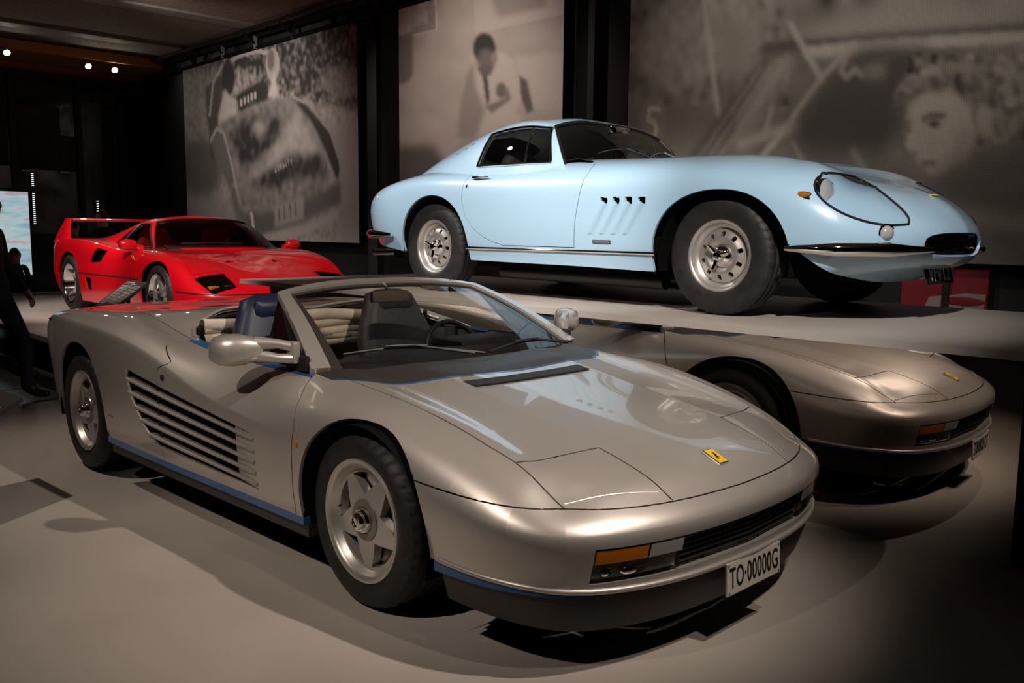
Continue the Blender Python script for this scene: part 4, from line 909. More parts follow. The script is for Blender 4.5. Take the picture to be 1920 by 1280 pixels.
for sg in (-1, 1):
    st = seat(CAR1, -1.24, sg*.37, .24, .62, .50, NAVY if sg < 0 else LEATHER)
    G().box((-1.36-.14-.06, sg*.37-.12, .88), (-1.36-.14+.06, sg*.37+.12, .99), .04).out('headrest', NAVY if sg < 0 else LEATHER, CAR1, 60)
    g = G(); g.box((-1.40, sg*.69-.02, .42), (-1.34, sg*.69+.02, .83), .01).out('belt_pillar', SATIN, CAR1, 40)
G().box((-1.02, -.11, .985), (-.99, .11, 1.04), .012).tube([(-1.0, 0, 1.03), (-1.06, 0, 1.075)], .008).out('interior_mirror', mat('mirror_back', (.25, .22, .19), .5), CAR1, 50)
G().box((-1.45, -.06, .26), (-.60, .06, .52), .03).out('centre_tunnel', LEATHER, CAR1, 40)
g = G(); n = 22
for k in range(5):
    zz = .72+.035*k; xx = -1.70+.012*k; g.tube([(xx+.012*math.sin(9*y+k), y, zz+.012*math.sin(7*y+2*k)) for y in np.linspace(-.66, .66, n)], .034, 10)
tag(g.out('folded_soft_top', CREAM, CAR1, 70), 'cream folded canvas roof behind seats')
for sg in (-1, 1):
    G().tube([(-1.60, sg*.70, .66), (-1.62, sg*.70, .80), (-1.66, sg*.66, .875), (-1.70, sg*.5, .895), (-1.71, sg*.2, .90)], .012, 8).out('roof_bow', BLACK, CAR1)
    G().tube([(-1.56, sg*.70, .70), (-1.63, sg*.70, .78), (-1.60, sg*.69, .86)], .014, 8).out('roof_hinge', BLACK, CAR1)
    # quarter light behind the pillar
    A, B, C = Vector((-.60, sg*.752, .782)), Vector((-1.035, sg*.578, 1.035)), Vector((-.86, sg*.752, .782))
    q = G().tube([A, B, C], .008, 6, True).out('quarter_light_frame', BLACK, CAR1)
    G().add([A, B, C], [[0, 1, 2]]).out('quarter_light_glass', DARK_GLASS, q, 0)
    G().add([Vector((-.50, sg*.755, .78)), Vector((-1.02, sg*.585, 1.03)), A], [[0, 1, 2]]).out('pillar_trim', BLACK, CAR1, 0)
    # door mirror with its slotted arm
    mr_ = empty('door_mirror', (-.60, sg*.77, .80), 0, CAR1); o3 = Vector((-.60, sg*.77, .80))
    g = G(); st_ = [(-.665, .885, .862, .035, .034), (-.69, .91, .862, .060, .052), (-.71, .945, .861, .075, .062), (-.725, .985, .859, .078, .064), (-.735, 1.02, .857, .068, .057), (-.742, 1.045, .856, .035, .036)]
    P = []
    for x, y, z, rx, rz in st_: P.append([Vector((x+rx*math.copysign(abs(math.cos(a))**.75, math.cos(a)), sg*y, z+rz*math.copysign(abs(math.sin(a))**.75, math.sin(a))))-o3 for a in [2*math.pi*k/20 for k in range(21)]])
    P = [[Vector((st_[0][0], sg*(st_[0][1]-.004), st_[0][2]))-o3]*21]+P+[[Vector((-.744, sg*1.052, .856))-o3]*21]
    g.grid(P); g.out('mirror_shell', SILVER, mr_, 70)
    G().tube([Vector((-.575, sg*.785, .872))-o3, Vector((-.61, sg*.83, .884))-o3, Vector((-.665, sg*.90, .885))-o3], [.021, .019, .030], 10).out('mirror_arm', SILVER, mr_, 60)
    G().tube([Vector((-.565, sg*.785, .826))-o3, Vector((-.61, sg*.83, .826))-o3, Vector((-.665, sg*.90, .838))-o3], [.021, .019, .030], 10).out('mirror_arm', SILVER, mr_, 60)
    G().box(Vector((-.60, min(sg*.765, sg*.80), .805))-o3, Vector((-.545, max(sg*.765, sg*.80), .895))-o3, .012).out('mirror_base', SILVER, mr_, 50)
    G().box(Vector((-.64, min(sg*.75, sg*.775), .775))-o3, Vector((-.50, max(sg*.75, sg*.775), .84))-o3, .01).out('mirror_mount', BLACK, mr_, 50)
# ---------------------------------------------------------------- light blue fastback coupe
CAR2 = empty('fastback_coupe', (-.159, 2.334, PZ), .0123)
tag(CAR2, 'light blue fastback coupe with chrome bumpers standing on the raised platform', 'car')
T2 = [
 [(.70, 0, .195), (.865, 0, .262), (.985, 0, .335), (1.000, 0, .455), (.958, 0, .535), (.85, 0, .632), (.62, 0, .722)],
 [(.64, .40, .192), (.80, .40, .262), (.915, .39, .332), (.935, .38, .452), (.885, .40, .532), (.76, .38, .642), (.45, 0, .765)],
 [(.55, .58, .192), (.70, .60, .264), (.795, .61, .338), (.818, .605, .448), (.775, .60, .540), (.635, .54, .690), (.30, 0, .802)],
 [(.50, .70, .20), (.60, .735, .272), (.635, .752, .35), (.655, .752, .455), (.628, .738, .565), (.51, .625, .742), (.15, 0, .828)],
 [(.40, .78, .215), (.42, .808, .30), (.43, .828, .40), (.43, .832, .52), (.42, .800, .655), (.36, .62, .793), (0, 0, .852)],
 fx(.2, [(.79, .22), (.822, .31), (.845, .42), (.852, .56), (.822, .70), (.60, .833), (-.15, 0, .866)]),
 fx(0, [(.80, .222), (.832, .315), (.852, .44), (.859, .58), (.830, .73), (.60, .858), (-.28, 0, .874)]),
 fx(-.4, [(.81, .222), (.838, .315), (.857, .45), (.863, .60), (.836, .75), (.63, .866), (-.5, 0, .884)]),
 fx(-.95, [(.815, .232), (.842, .33), (.860, .46), (.863, .61), (.838, .755), (.70, .856), (-.95, 0, .90)]),
 fx(-1.5, [(.815, .236), (.842, .335), (.860, .46), (.863, .61), (.838, .755), (.71, .862), (-1.5, 0, .90)]),
 fx(-2.0, [(.815, .24), (.843, .34), (.861, .47), (.864, .62), (.840, .768), (.70, .864), (-2.0, 0, .90)]),
 fx(-2.4, [(.82, .25), (.848, .35), (.864, .48), (.866, .64), (.840, .782), (.68, .872), (-2.4, 0, .895)]),
 fx(-2.8, [(.80, .29), (.828, .38), (.846, .50), (.846, .65), (.805, .775), (.61, .848), (-2.8, 0, .865)]),
 fx(-3.1, [(.75, .33), (.785, .42), (.800, .51), (.796, .65), (.745, .745), (.52, .795), (-3.0, 0, .82)]),
 [(-3.22, .62, .36), (-3.29, .655, .43), (-3.32, .665, .51), (-3.335, .655, .64), (-3.30, .605, .728), (-3.22, .42, .768), (-3.12, 0, .795)],
 [(-3.31, .33, .37), (-3.37, .35, .43), (-3.40, .36, .51), (-3.415, .35, .64), (-3.375, .33, .722), (-3.30, .24, .752), (-3.22, 0, .775)],
 [(-3.34, 0, .37), (-3.40, 0, .43), (-3.43, 0, .51), (-3.445, 0, .64), (-3.405, 0, .720), (-3.35, 0, .745), (-3.28, 0, .765)]]
gp2, us2, vs2 = loft(T2, 230, 84); gp2 = fair(gp2, vs2, 3.6, 4.6, 60, 20)
B2 = Surf.mirrored(gp2, us2, vs2)
d_arf = lambda V, P: arch(V, .020, .315, .415, .358, 2.15)
d_low = lambda V, P: np.where((V[:, 0] > .38) & (V[:, 0] < .9), (.395-.80*(V[:, 0]-.427))-V[:, 2], -1)
d_arr = lambda V, P: arch(V, -2.335, .315, .372, .372, 2.1)
d_df = lambda V, P: V[:, 0]-pw(V[:, 2], [.3, .345, .5, .7, .80, .845, .88], [-.985, -.982, -.965, -.925, -.912, -.935, -1.0])
d_dr = lambda V, P: V[:, 0]-pw(V[:, 2], [.30, .345, .365, .40, .46, .55, .65, .77, .86, .88], [-1.5, -1.60, -1.70, -1.80, -1.90, -1.975, -2.005, -2.005, -1.96, -1.95])
d_db = lambda V, P: V[:, 2]-.346
d_mouth = lambda V, P: np.where(V[:, 0] > .7, 1-((np.abs(V[:, 1])/.395)**3.2+(np.abs(V[:, 2]-.398)/.060)**3.2), -1)
def tri_xz(pts, ymin):
    """signed inside test in (x,z) for a convex outline, outer flank only"""
    def f(V, P):
        x, z = V[:, 0], V[:, 2]; r = np.full(len(V), 1e3)
        for (x0, z0), (x1, z1) in zip(pts, pts[1:]+pts[:1]): r = np.minimum(r, ((x1-x0)*(z-z0)-(z1-z0)*(x-x0))/math.hypot(x1-x0, z1-z0))
        return np.where(ay(V) > ymin, r, -1)
    return f
GILLS = [tri_xz([(x-.022, .640), (x+.036, .602), (x+.046, .640)], .75) for x in [-.755+.09*i for i in range(4)]]   # open mouths of the fender gills
def d_hl(V, P):
    """headlamp cover outline on the fender: drop shape in (x,z)"""
    x, z = V[:, 0], V[:, 2]; tx, tz = .345, -.225; L = math.hypot(tx, tz); ex, ez = tx/L, tz/L
    dx, dz = x-.515, z-.735; s_ = (dx*ex+dz*ez)/L; n_ = (-dx*ez+dz*ex)
    t_ = np.clip(s_, -.06, 1.06); e_ = np.clip((t_+.05)/1.09, 0, 1); up = .046*np.sqrt(np.clip(1-(2*e_-1)**2, 0, 1)); lo = .118*np.clip(e_, 0, 1)**.5*np.clip(1-e_, 0, 1)**.62*1.5
    return np.where((ay(V) > .42) & (z > .46) & (x > .44), np.minimum(up-n_, n_+lo), -1)
lowm = lambda V, P: V[:, 2] < .72
for f_, w_ in ((d_low, lambda V, P: (V[:, 0] > .39) & (V[:, 2] < .45)), (d_arf, lowm), (d_arr, lowm), (d_df, lambda V, P: (np.abs(V[:, 0]+.97) < .12) & (P[:, 1] < 5.2)), (d_dr, lambda V, P: (np.abs(V[:, 0]+1.78) < .35) & (P[:, 1] < 5.2)), (d_db, lambda V, P: (V[:, 0] < -.85) & (V[:, 0] > -2.05)), (d_mouth, None), (d_hl, None)): B2.cut(f_, w_)
for f_ in GILLS:
    for e_ in range(2): B2.cut(f_, lambda V, P: (np.abs(V[:, 0]+.62) < .25) & (np.abs(V[:, 2]-.62) < .06))
R2 = []
for sd, sg in (('R', -1), ('L', 1)):
    R2.append(('door'+sd, (lambda sg: lambda C, Q: (C[:, 1]*sg > 0) & (d_df(C, Q) < 0) & (d_dr(C, Q) > 0) & (d_db(C, Q) > 0) & (Q[:, 1] < 5.12) & (C[:, 0] < -.85) & (C[:, 0] > -2.1))(sg)))
    R2.append(('hl'+sd, (lambda sg: lambda C, Q: (C[:, 1]*sg > 0) & (d_hl(C, Q) > 0))(sg)))
R2 += [('mouth', lambda C, Q: d_mouth(C, Q) > 0), ('void', lambda C, Q: ((d_arf(C, Q) > 0) | (d_arr(C, Q) > 0) | ((d_low(C, Q) > 0) & (C[:, 0] > .40))) & (C[:, 2] < .72)), ('void', lambda C, Q: np.max([f(C, Q) for f in GILLS], axis=0) > 0)]
B2.label('body', R2)
B2.panel('body', 'body_shell', BLUEP, CAR2, gap=.0026, flange=.016)
DOOR2 = {sd: B2.panel('door'+sd, 'door', BLUEP, CAR2, gap=.0026) for sd in 'RL'}
B2.panel('mouth', 'grille_recess', DEEP, CAR2, gap=0, flange=0, push=-.10)
def near2(x, z, sg=-1):
    m = (B2.V[:, 1]*sg > 0) & (np.abs(B2.V[:, 0]-x) < .05) & (np.abs(B2.V[:, 2]-z) < .05); Q = B2.V[m]
    if len(Q) == 0: return .84
    d = (Q[:, 0]-x)**2+(Q[:, 2]-z)**2; k = np.argsort(d)[:4]; return float(abs(np.average(Q[k, 1], weights=1/(d[k]+1e-6))))
def pt2(x, z, sg=-1, off=0.0): return Vector((x, sg*(near2(x, z)+off), z))
# grille: chrome surround and egg-crate bars
gx = lambda y: float(np.interp(abs(y), [0, .38, .45], [.985, .915, .89]))
gr = empty('grille', (.95, 0, .40), 0, CAR2); o2 = Vector((.95, 0, .40))
for z in np.linspace(.355, .442, 5): G().tube([Vector((gx(y)-.045, y, z))-o2 for y in np.linspace(-.36, .36, 13)], .003, 6).out('grille_bar', mat('grille_dark', (.03, .03, .032), .3, .8), gr)
for y in np.linspace(-.34, .34, 15): G().tube([Vector((gx(y)-.048, y, .345))-o2, Vector((gx(y)-.040, y, .452))-o2], .003, 6).out('grille_bar', MATS['grille_dark'], gr)
# headlamp recess, bulb and clear cover
for sd, sg in (('R', -1), ('L', 1)):
    idx = B2.sub('hl'+sd)
    hc = B2.panel(idx, 'headlamp_cover', LAMP_GLASS, CAR2, gap=.001, flange=0, push=.002)
    def pit(V, N, sg=sg):
        s_ = np.clip((V[:, 0]-.50)/.36, 0, 1); d = np.minimum(.07*(1-s_)+.004, 1.6*np.maximum(d_hl(V, None), 0)+.002); return V-N*d[:, None]
    B2.panel(idx, 'headlamp_bucket', BLUEP, hc, gap=0, flange=0, disp=pit)
    # rim around the cover
    be = {}
    for f in idx:
        for i in range(len(f)): a, b = f[i], f[(i+1) % len(f)]; k = (min(a, b), max(a, b)); be[k] = None if k in be else (a, b)
    nxt = {a: b for e in be.values() if e for a, b in [e]}; st0 = next(iter(nxt)); loop = [st0]; cur = nxt[st0]
    while cur != st0 and cur in nxt and len(loop) < 2000: loop.append(cur); cur = nxt[cur]
    G().tube([B2.V[i]+B2.N[i]*.003 for i in loop[::2]], .0055, 6, True).out('headlamp_rim', BLACK, hc)
    c = Vector((.535, sg*(.655), .652)); M_ = Matrix.Translation(c) @ Matrix.Rotation(.12*sg, 4, 'Z') @ Matrix.Rotation(-.12, 4, 'Y')
    G().lathe([(0, .020), (.03, .018), (.055, .012), (.066, .004), (.070, -.02)], 32, 'x', M_).out('headlamp_lens', CLEAR, hc)
    G().lathe([(.066, .004), (.070, .008), (.074, .004), (.074, -.02)], 32, 'x', M_).out('headlamp_bezel', CHROME, hc)
    # amber side repeater, fog light
    sr = G().ell((0, 0, 0), (.058, .010, .013), 16).out('side_marker', AMBER, CAR2); sr.location = pt2(.47, .638, sg, .002); sr.rotation_euler = (0, 0, -.25*sg*-1)
    G().ell((0, -.001*sg, 0), (.064, .006, .017), 16).out('marker_base', SATIN, sr)
    x_ = .80; y_ = .585; fl = empty('fog_light', (.815, sg*.585, .452), 0, CAR2); fl.rotation_euler = (0, 0, sg*.55)
    G().lathe([(0, .034), (.022, .031), (.034, .020), (.040, .006), (.040, -.03)], 24, 'x').out('fog_lens', CLEAR, fl); G().lathe([(.039, .012), (.046, .010), (.050, -.03)], 24, 'x').out('fog_bezel', CHROME, fl)
    # bumpers
    def bumper(path, name, rad=.028):
        n = len(path); g = G(); P = []
        for i, p in enumerate(path):
            p = Vector(p); t_ = Vector(path[min(i+1, n-1)])-Vector(path[max(i-1, 0)]); t_.z = 0; t_.normalize(); o_ = Vector((t_.y, -t_.x, 0)); c_ = Vector((-1.2, 0, p.z))
            if o_.dot(p-c_) < 0: o_ = -o_
            k = min(1, .35+2.2*min(i, n-1-i)/n); P.append([p+o_*(rad*.95*k*math.cos(a)+.008)+Vector((0, 0, rad*k*math.sin(a))) for a in [2*math.pi*j/14 for j in range(15)]])
        P = [[sum(P[0], Vector())/15]*15]+P+[[sum(P[-1], Vector())/15]*15]; g.grid(P); return g.out(name, CHROME, CAR2, 70)
    rowv = gp2[:, :, :]; 
    def plan(z, ua, ub, n):
        out = []
        for u in np.linspace(ua, ub, n):
            i = int(np.argmin(np.abs(us2-u))); r = gp2[i]; k = np.argsort(np.abs(r[:, 2]-z)[:len(r)//2+6])[:1][0]; out.append((r[k][0], sg*r[k][1], z))
        return out
    bp = plan(.372, 4.05, .95, 26); bp = [(x+.012, y*1.012, z) for x, y, z in bp]; b_ = bumper(bp, 'front_bumper', .037)
    bumper([(x-.012, y*1.015, .405) for x, y, z in plan(.43, 12.0, 15.6, 28)], 'rear_bumper', .040)
    # sill strip, lower sill
    xs = np.linspace(-.375, -1.975, 26); G().tube([(x, sg*(near2(x, .325)+.002), .325) for x in xs], .0115, 10, flat=1.0).out('sill_strip', CHROME, CAR2)
    # door handle and lock, fender vents, script plate
    h0 = pt2(-1.93, .800, sg, 0); dh = G().tube([h0, h0+Vector((.012, sg*.022, .001)), h0+Vector((.07, sg*.027, .004)), h0+Vector((.165, sg*.020, .002))], [.014, .011, .0085, .005], 8).out('door_handle', CHROME, DOOR2[sd])
    G().lathe([(0, -.006), (.009, -.006), (.011, .006)], 16, 'y', Matrix.Translation(pt2(-1.975+.01, .743, sg, .002)) @ (Matrix() if sg < 0 else Matrix.Rotation(math.pi, 4, 'Z'))).out('door_lock', CHROME, DOOR2[sd])
    for i in range(4):
        xt, xb = -.735+.09*i-.02, -.865+.088*i
        # raised gill: slanting scoop, open at its dark upper mouth
        P = []
        for k in range(11):
            s_ = k/10; z = .432+(.604-.432)*s_; xl = xb+(xt-xb)*s_-.004; wd = .050+.012*s_; hh = .003+.016*s_
            P.append([pt2(xl+wd*q, z, sg, hh*math.sin(math.pi*min(1, q*1.15))**.8 if q < .87 else 0.0005) for q in (0, .12, .3, .5, .7, .87, 1.0)])
        g = G(); g.grid(P); gl = g.out('fender_gill', BLUEP, CAR2, 60)
    pv = pt2(-.757, .386, sg, .003); sp_ = G().box((-.070, -.004, -.0095), (.070, .004, .0095), .002).out('script_plate', CHROME, CAR2, 0); sp_.location = pv
    G().box((-.064, -.0048, -.006), (.064, .0048, .006)).out('script_field', mat('script_grey', (.25, .23, .21), .4, .5), sp_, 0)
    # exhaust, wheels, wells
    G().tube([(-3.05, sg*.50, .27), (-3.42, sg*.50, .255)], .026, 12, cap=False).tube([(-3.05, sg*.58, .27), (-3.42, sg*.58, .255)], .026, 12, cap=False).out('exhaust_pipe', CHROME, CAR2)
    wheel(CAR2, 'front_wheel', (0, sg*.690, .322), sg < 0, .322, .195, .194, 'cast10', -.05, .25)
    wheel(CAR2, 'rear_wheel', (-2.4, sg*.698, .322), sg < 0, .322, .195, .194, 'cast10', -.05, .55)
    arch_liner(CAR2, .02, .30, .405, sg*.80, sg*.45); arch_liner(CAR2, -2.335, .30, .378, sg*.82, sg*.45)
    G().lathe([(.05, 0), (.045, -.04), (0, -.045)], 24, 'x', Matrix.Translation((-3.40, sg*.45, .58))).out('tail_lamp', mat('red_lens', (.5, .01, .01), .15, 0, 1), CAR2)
G().box((-3.1, -.62, .22), (-2.7, .62, .42)).box((-1.95, -.76, .20), (-.42, .76, .42)).box((.44, -.55, .20), (.62, .55, .4)).box((-2.75, -.42, .20), (.5, .42, .44)).out('floor_pan', DEEP, CAR2, 0)
G().tube([(-1.9, -.55, .16), (-.5, -.55, .15)], .05, 10).out('exhaust_silencer', mat('exhaust_steel', (.05, .045, .04), .4, .8), CAR2); G().tube([(-1.9, -.3, .16), (-.3, -.3, .15)], .05, 10).out('exhaust_silencer', MATS['exhaust_steel'], CAR2)
pl = empty('license_plate', (.875, -.03, .245), 0, CAR2); pl.rotation_euler = (0, -.22, 0)
G().box((-.004, -.185, -.058), (.004, .185, .058), .002).out('plate_board', BLACK, pl, 0)
text_mesh('plate_lettering', 'VFV12', .125, mat('plate_silver', (.75, .72, .66), .35, .5), pl, Matrix.Translation((.0045, 0, -.002)) @ Matrix.Rotation(math.pi/2, 4, 'Z') @ Matrix.Rotation(math.pi/2, 4, 'X'), .0015, 1.0, .86, .001)
hb = G().box((.775, -.02, .655), (.835, .02, .66), .001, ).out('hood_badge', YELLOW, CAR2, 0); hb.location = (0, 0, .0)
# greenhouse
W2 = [
 [(-.955, 0, .870), (-1.2, 0, 1.052), (-1.45, 0, 1.195), (-1.55, 0, 1.227), (-1.66, 0, 1.242)],
 [(-.985, .35, .868), (-1.21, .33, 1.046), (-1.44, .31, 1.186), (-1.56, .2, 1.224), (-1.73, 0, 1.247)],
 [(-1.075, .60, .84), (-1.265, .555, 1.020), (-1.425, .50, 1.152), (-1.60, .33, 1.210), (-1.80, 0, 1.248)],
 [(-1.25, .745, .81), (-1.345, .668, 1.0), (-1.43, .588, 1.130), (-1.65, .40, 1.200), (-1.86, 0, 1.247)],
 [(-1.5, .790, .80), (-1.5, .720, 1.0), (-1.54, .625, 1.142), (-1.75, .42, 1.198), (-1.95, 0, 1.242)],
 [(-1.9, .792, .80), (-1.9, .727, .99), (-1.9, .640, 1.118), (-2.0, .42, 1.180), (-2.15, 0, 1.224)],
 [(-2.25, .77, .80), (-2.25, .695, .95), (-2.25, .60, 1.048), (-2.32, .40, 1.122), (-2.42, 0, 1.177)],
 [(-2.6, .72, .79), (-2.6, .625, .90), (-2.6, .54, .968), (-2.65, .36, 1.027), (-2.70, 0, 1.087)],
 [(-2.95, .60, .76), (-2.95, .52, .832), (-2.95, .45, .866), (-2.97, .30, .902), (-3.0, 0, .942)],
 [(-3.2, .45, .74), (-3.2, .40, .765), (-3.2, .34, .782), (-3.2, .22, .797), (-3.2, 0, .812)]]
gw, uw, vw = loft(W2, 150, 56); gw = fair(gw, vw, 1.7, 2.6, 30, 8)
H2 = Surf.mirrored(gw, uw, vw)
w_fr = lambda V, P: 2.62-P[:, 0]
w_fb = lambda V, P: P[:, 1]-.10
w_ft = lambda V, P: 1.93-P[:, 1]
s_f = lambda V, P: pw(V[:, 2], [.85, 1.13], [-1.285, -1.415])-V[:, 0]
s_r = lambda V, P: V[:, 0]-pw(V[:, 2], [.85, 1.1], [-1.955, -1.915])
s_b = lambda V, P: V[:, 2]-.878
s_t = lambda V, P: 1.84-P[:, 1]
r_a = lambda V, P: np.where(V[:, 0] < -2, 1-((np.abs(V[:, 1])/.40)**4+(np.abs(V[:, 0]+2.60)/.22)**4), -1)
sidew = lambda V, P: (V[:, 0] < -1.2) & (V[:, 0] > -2.05) & (P[:, 1] < 2.1)
for f_, w_ in ((w_fr, lambda V, P: (P[:, 0] < 3.2) & (P[:, 1] < 2.2)), (w_fb, lambda V, P: P[:, 0] < 3.2), (w_ft, lambda V, P: P[:, 0] < 3.2), (s_f, sidew), (s_r, sidew), (s_b, sidew), (s_t, sidew), (r_a, None)): H2.cut(f_, w_)
PVENTS = [tri_xz([(x, z), (x-.060, z-.018), (x-.048, z-.034), (x-.005, z-.014)], .3) for x, z in [(-2.10-.075*k, 1.065-.030*k) for k in range(3)]]   # open slots in the roof pillar
for f_ in PVENTS: H2.cut(f_, lambda V, P: (np.abs(V[:, 0]+2.2) < .2) & (ay(V) > .3))
isw = lambda C, Q: (s_f(C, Q) > 0) & (s_r(C, Q) > 0) & (s_b(C, Q) > 0) & (s_t(C, Q) > 0) & sidew(C, Q)
H2.label('roof', [('ws', lambda C, Q: (w_fr(C, Q) > 0) & (w_fb(C, Q) > 0) & (w_ft(C, Q) > 0)), ('swR', lambda C, Q: isw(C, Q) & (C[:, 1] < 0)), ('swL', lambda C, Q: isw(C, Q) & (C[:, 1] > 0)), ('rw', lambda C, Q: r_a(C, Q) > 0), ('void', lambda C, Q: np.max([f(C, Q) for f in PVENTS], axis=0) > 0)])
H2.panel('roof', 'roof', BLUEP, CAR2, gap=0, flange=.014)
H2.panel('roof', 'headlining', noise_var(mat('headlining', (.5, .4, .35), .9), (.50, .39, .33), (.60, .47, .40), 12, 4), CAR2, gap=0, flange=0, push=-.022)
GTG = glassy('coupe_glass', (.84, .81, .77))
ws2 = H2.panel('ws', 'windscreen', GTG, CAR2, gap=0, flange=0, push=-.004); trim_loop(H2, H2.sub('ws'), 'windscreen_trim', CHROME, ws2, .008)
trim_loop(H2, H2.sub('ws'), 'windscreen_seal', BLACK, ws2, .011, -.004)
for sd, sg in (('R', -1), ('L', 1)):
    q = H2.panel('sw'+sd, 'side_window', GTG, CAR2, gap=0, flange=0, push=-.004); trim_loop(H2, H2.sub('sw'+sd), 'window_trim', CHROME, q, .009)
    zz = [.878, 1.118]; G().tube([(-1.50, sg*.765, .880), (-1.515, sg*.712, 1.01), (-1.535, sg*.645, 1.118)], .008, 6).out('vent_window_bar', CHROME, q)
rw = H2.panel('rw', 'rear_window', GTG, CAR2, gap=0, flange=0, push=-.004)
for a_, b_ in (((-1.135, -.46, .925), (-1.02, .12, .905)), ((-1.05, -.02, .915), (-1.09, .50, .915))):
    wp = empty('wiper', a_, 0, CAR2); d = Vector(b_)-Vector(a_); rel = [d*k/8+Vector((-.05*math.sin(math.pi*k/8), 0, .025+.05*math.sin(math.pi*k/8))) for k in range(9)]
    G().tube(rel, .005, 6).out('wiper_blade', CHROME, wp); G().tube([rel[4]+Vector((0, 0, .01)), d+Vector((.03, 0, .0))], .004, 6).out('wiper_arm', CHROME, wp)
# cabin
G().box((-2.6, -.70, .40), (-.9, .70, .44)).box((-2.62, -.5, .40), (-2.50, .5, .80)).out('cabin_floor', MATS['cabin_dark'], CAR2, 0)
P = [[(x, y, z) for y in np.linspace(-.68, .68, 9)] for x, z in ((-1.0, .875), (-1.12, .90), (-1.24, .885), (-1.28, .83), (-1.25, .7))]; G().grid(P).out('dashboard', LEATHER, CAR2, 60)
steering(CAR2, (-1.40, .34, .86), .19, -.30, WOOD)
TAN = mat('tan_leather', (.10, .055, .03), .5)
for sg in (-1, 1): seat(CAR2, -1.75, sg*.34, .42, .44, .46, LEATHER)
G().box((-1.34, -.10, 1.115), (-1.31, .10, 1.165), .012).out('interior_mirror', CHROME, CAR2, 50)
for sg in (-1, 1): G().box((-2.0, min(sg*.62, sg*.72), .42), (-1.32, max(sg*.62, sg*.72), .82)).out('door_card', mat('tan_card', (.32, .21, .15), .7), CAR2, 0)
# ---------------------------------------------------------------- red winged sports car
CAR3 = empty('winged_sports_car', (-6.079, 1.824, RZ), -.0071)
tag(CAR3, 'red wedge sports car with tall rear wing standing on the low platform', 'car')
T3 = [
 [(.93, 0, .16), (.97, 0, .25), (.985, 0, .365), (.93, 0, .412), (.80, 0, .475), (.6, 0, .545), (.35, 0, .612)],
 [(.90, .45, .16), (.94, .45, .25), (.955, .45, .362), (.89, .45, .408), (.76, .43, .476), (.55, .38, .556), (.2, 0, .645)],
 [(.80, .72, .16), (.85, .73, .25), (.86, .735, .362), (.80, .72, .416), (.68, .69, .490), (.45, .58, .59), (.05, 0, .678)],
 [(.66, .84, .16), (.70, .86, .25), (.71, .865, .37), (.66, .85, .44), (.56, .80, .532), (.36, .66, .628), (-.1, 0, .705)],
 fx(.38, [(.90, .155), (.92, .27), (.926, .38), (.925, .475), (.875, .60), (.25, .68, .672), (-.2, 0, .722)]),
 fx(0, [(.92, .15), (.94, .27), (.950, .45), (.945, .58), (.89, .700), (.66, .732), (-.35, 0, .752)]),
 fx(-.4, [(.935, .15), (.955, .27), (.966, .47), (.956, .60), (.90, .730), (.70, .764), (-.55, 0, .785)]),
 fx(-1.0, [(.935, .15), (.958, .27), (.968, .47), (.955, .62), (.905, .735), (.74, .772), (-1.0, 0, .80)]),
 fx(-1.5, [(.945, .15), (.965, .27), (.977, .47), (.968, .63), (.93, .775), (.75, .805), (-1.5, 0, .83)]),
 fx(-2.0, [(.955, .15), (.975, .28), (.985, .47), (.980, .65), (.955, .812), (.8, .845), (-2.0, 0, .85)]),
 fx(-2.45, [(.955, .16), (.975, .30), (.985, .48), (.980, .68), (.955, .82), (.8, .848), (-2.45, 0, .858)]),
 fx(-2.85, [(.93, .20), (.96, .32), (.975, .48), (.970, .66), (.94, .82), (.8, .848), (-2.8, 0, .855)]),
 [(-3.03, .89, .24), (-3.08, .92, .34), (-3.10, .93, .48), (-3.10, .92, .66), (-3.07, .88, .812), (-3.0, .72, .842), (-2.95, 0, .85)],
 [(-3.19, .55, .25), (-3.21, .55, .34), (-3.22, .55, .48), (-3.22, .55, .66), (-3.18, .50, .812), (-3.1, .4, .838), (-3.02, 0, .848)],
 [(-3.2, 0, .25), (-3.22, 0, .34), (-3.23, 0, .48), (-3.23, 0, .66), (-3.19, 0, .812), (-3.13, 0, .838), (-3.08, 0, .846)]]
g3, u3, v3 = loft(T3, 170, 64); g3 = fair(g3, v3, 3.6, 4.6, 30, 10); B3 = Surf.mirrored(g3, u3, v3)
e_arf = lambda V, P: arch(V, .04, .30, .355, .36, 2.2)
e_arr = lambda V, P: arch(V, -2.42, .32, .372, .375, 2.2)
e_ln = lambda V, P: V[:, 2]-pw(V[:, 0], [-2.1, -.35, .35, .62, .99], [.468, .474, .40, .385, .372])
e_df = lambda V, P: V[:, 0]-pw(V[:, 2], [.15, .6, .73], [-.40, -.385, -.46])
e_dr = lambda V, P: V[:, 0]-pw(V[:, 2], [.15, .5, .62, .78], [-1.45, -1.40, -1.36, -1.22])
e_hd = lambda V, P: pw(V[:, 0], [-.6, .1, .5, .62, 1.0], [.66, .63, .56, .53, .40])-ay(V)
e_hd2 = lambda V, P: .33-V[:, 0]
def quad(pts):
    """signed inside test in plan (x,|y|) for a convex quad"""
    def f(V, P):
        x, y = V[:, 0], ay(V); r = np.full(len(V), 1e3)
        for (x0, y0), (x1, y1) in zip(pts, pts[1:]+pts[:1]):
            L = math.hypot(x1-x0, y1-y0); r = np.minimum(r, ((x1-x0)*(y-y0)-(y1-y0)*(x-x0))/L)
        return np.where(V[:, 2] > .372, r, -1)
    return f
e_lamp = quad([(.56, .50), (.835, .49), (.86, .735), (.60, .80)])
e_pop = quad([(.20, .44), (.50, .44), (.54, .80), (.20, .76)])
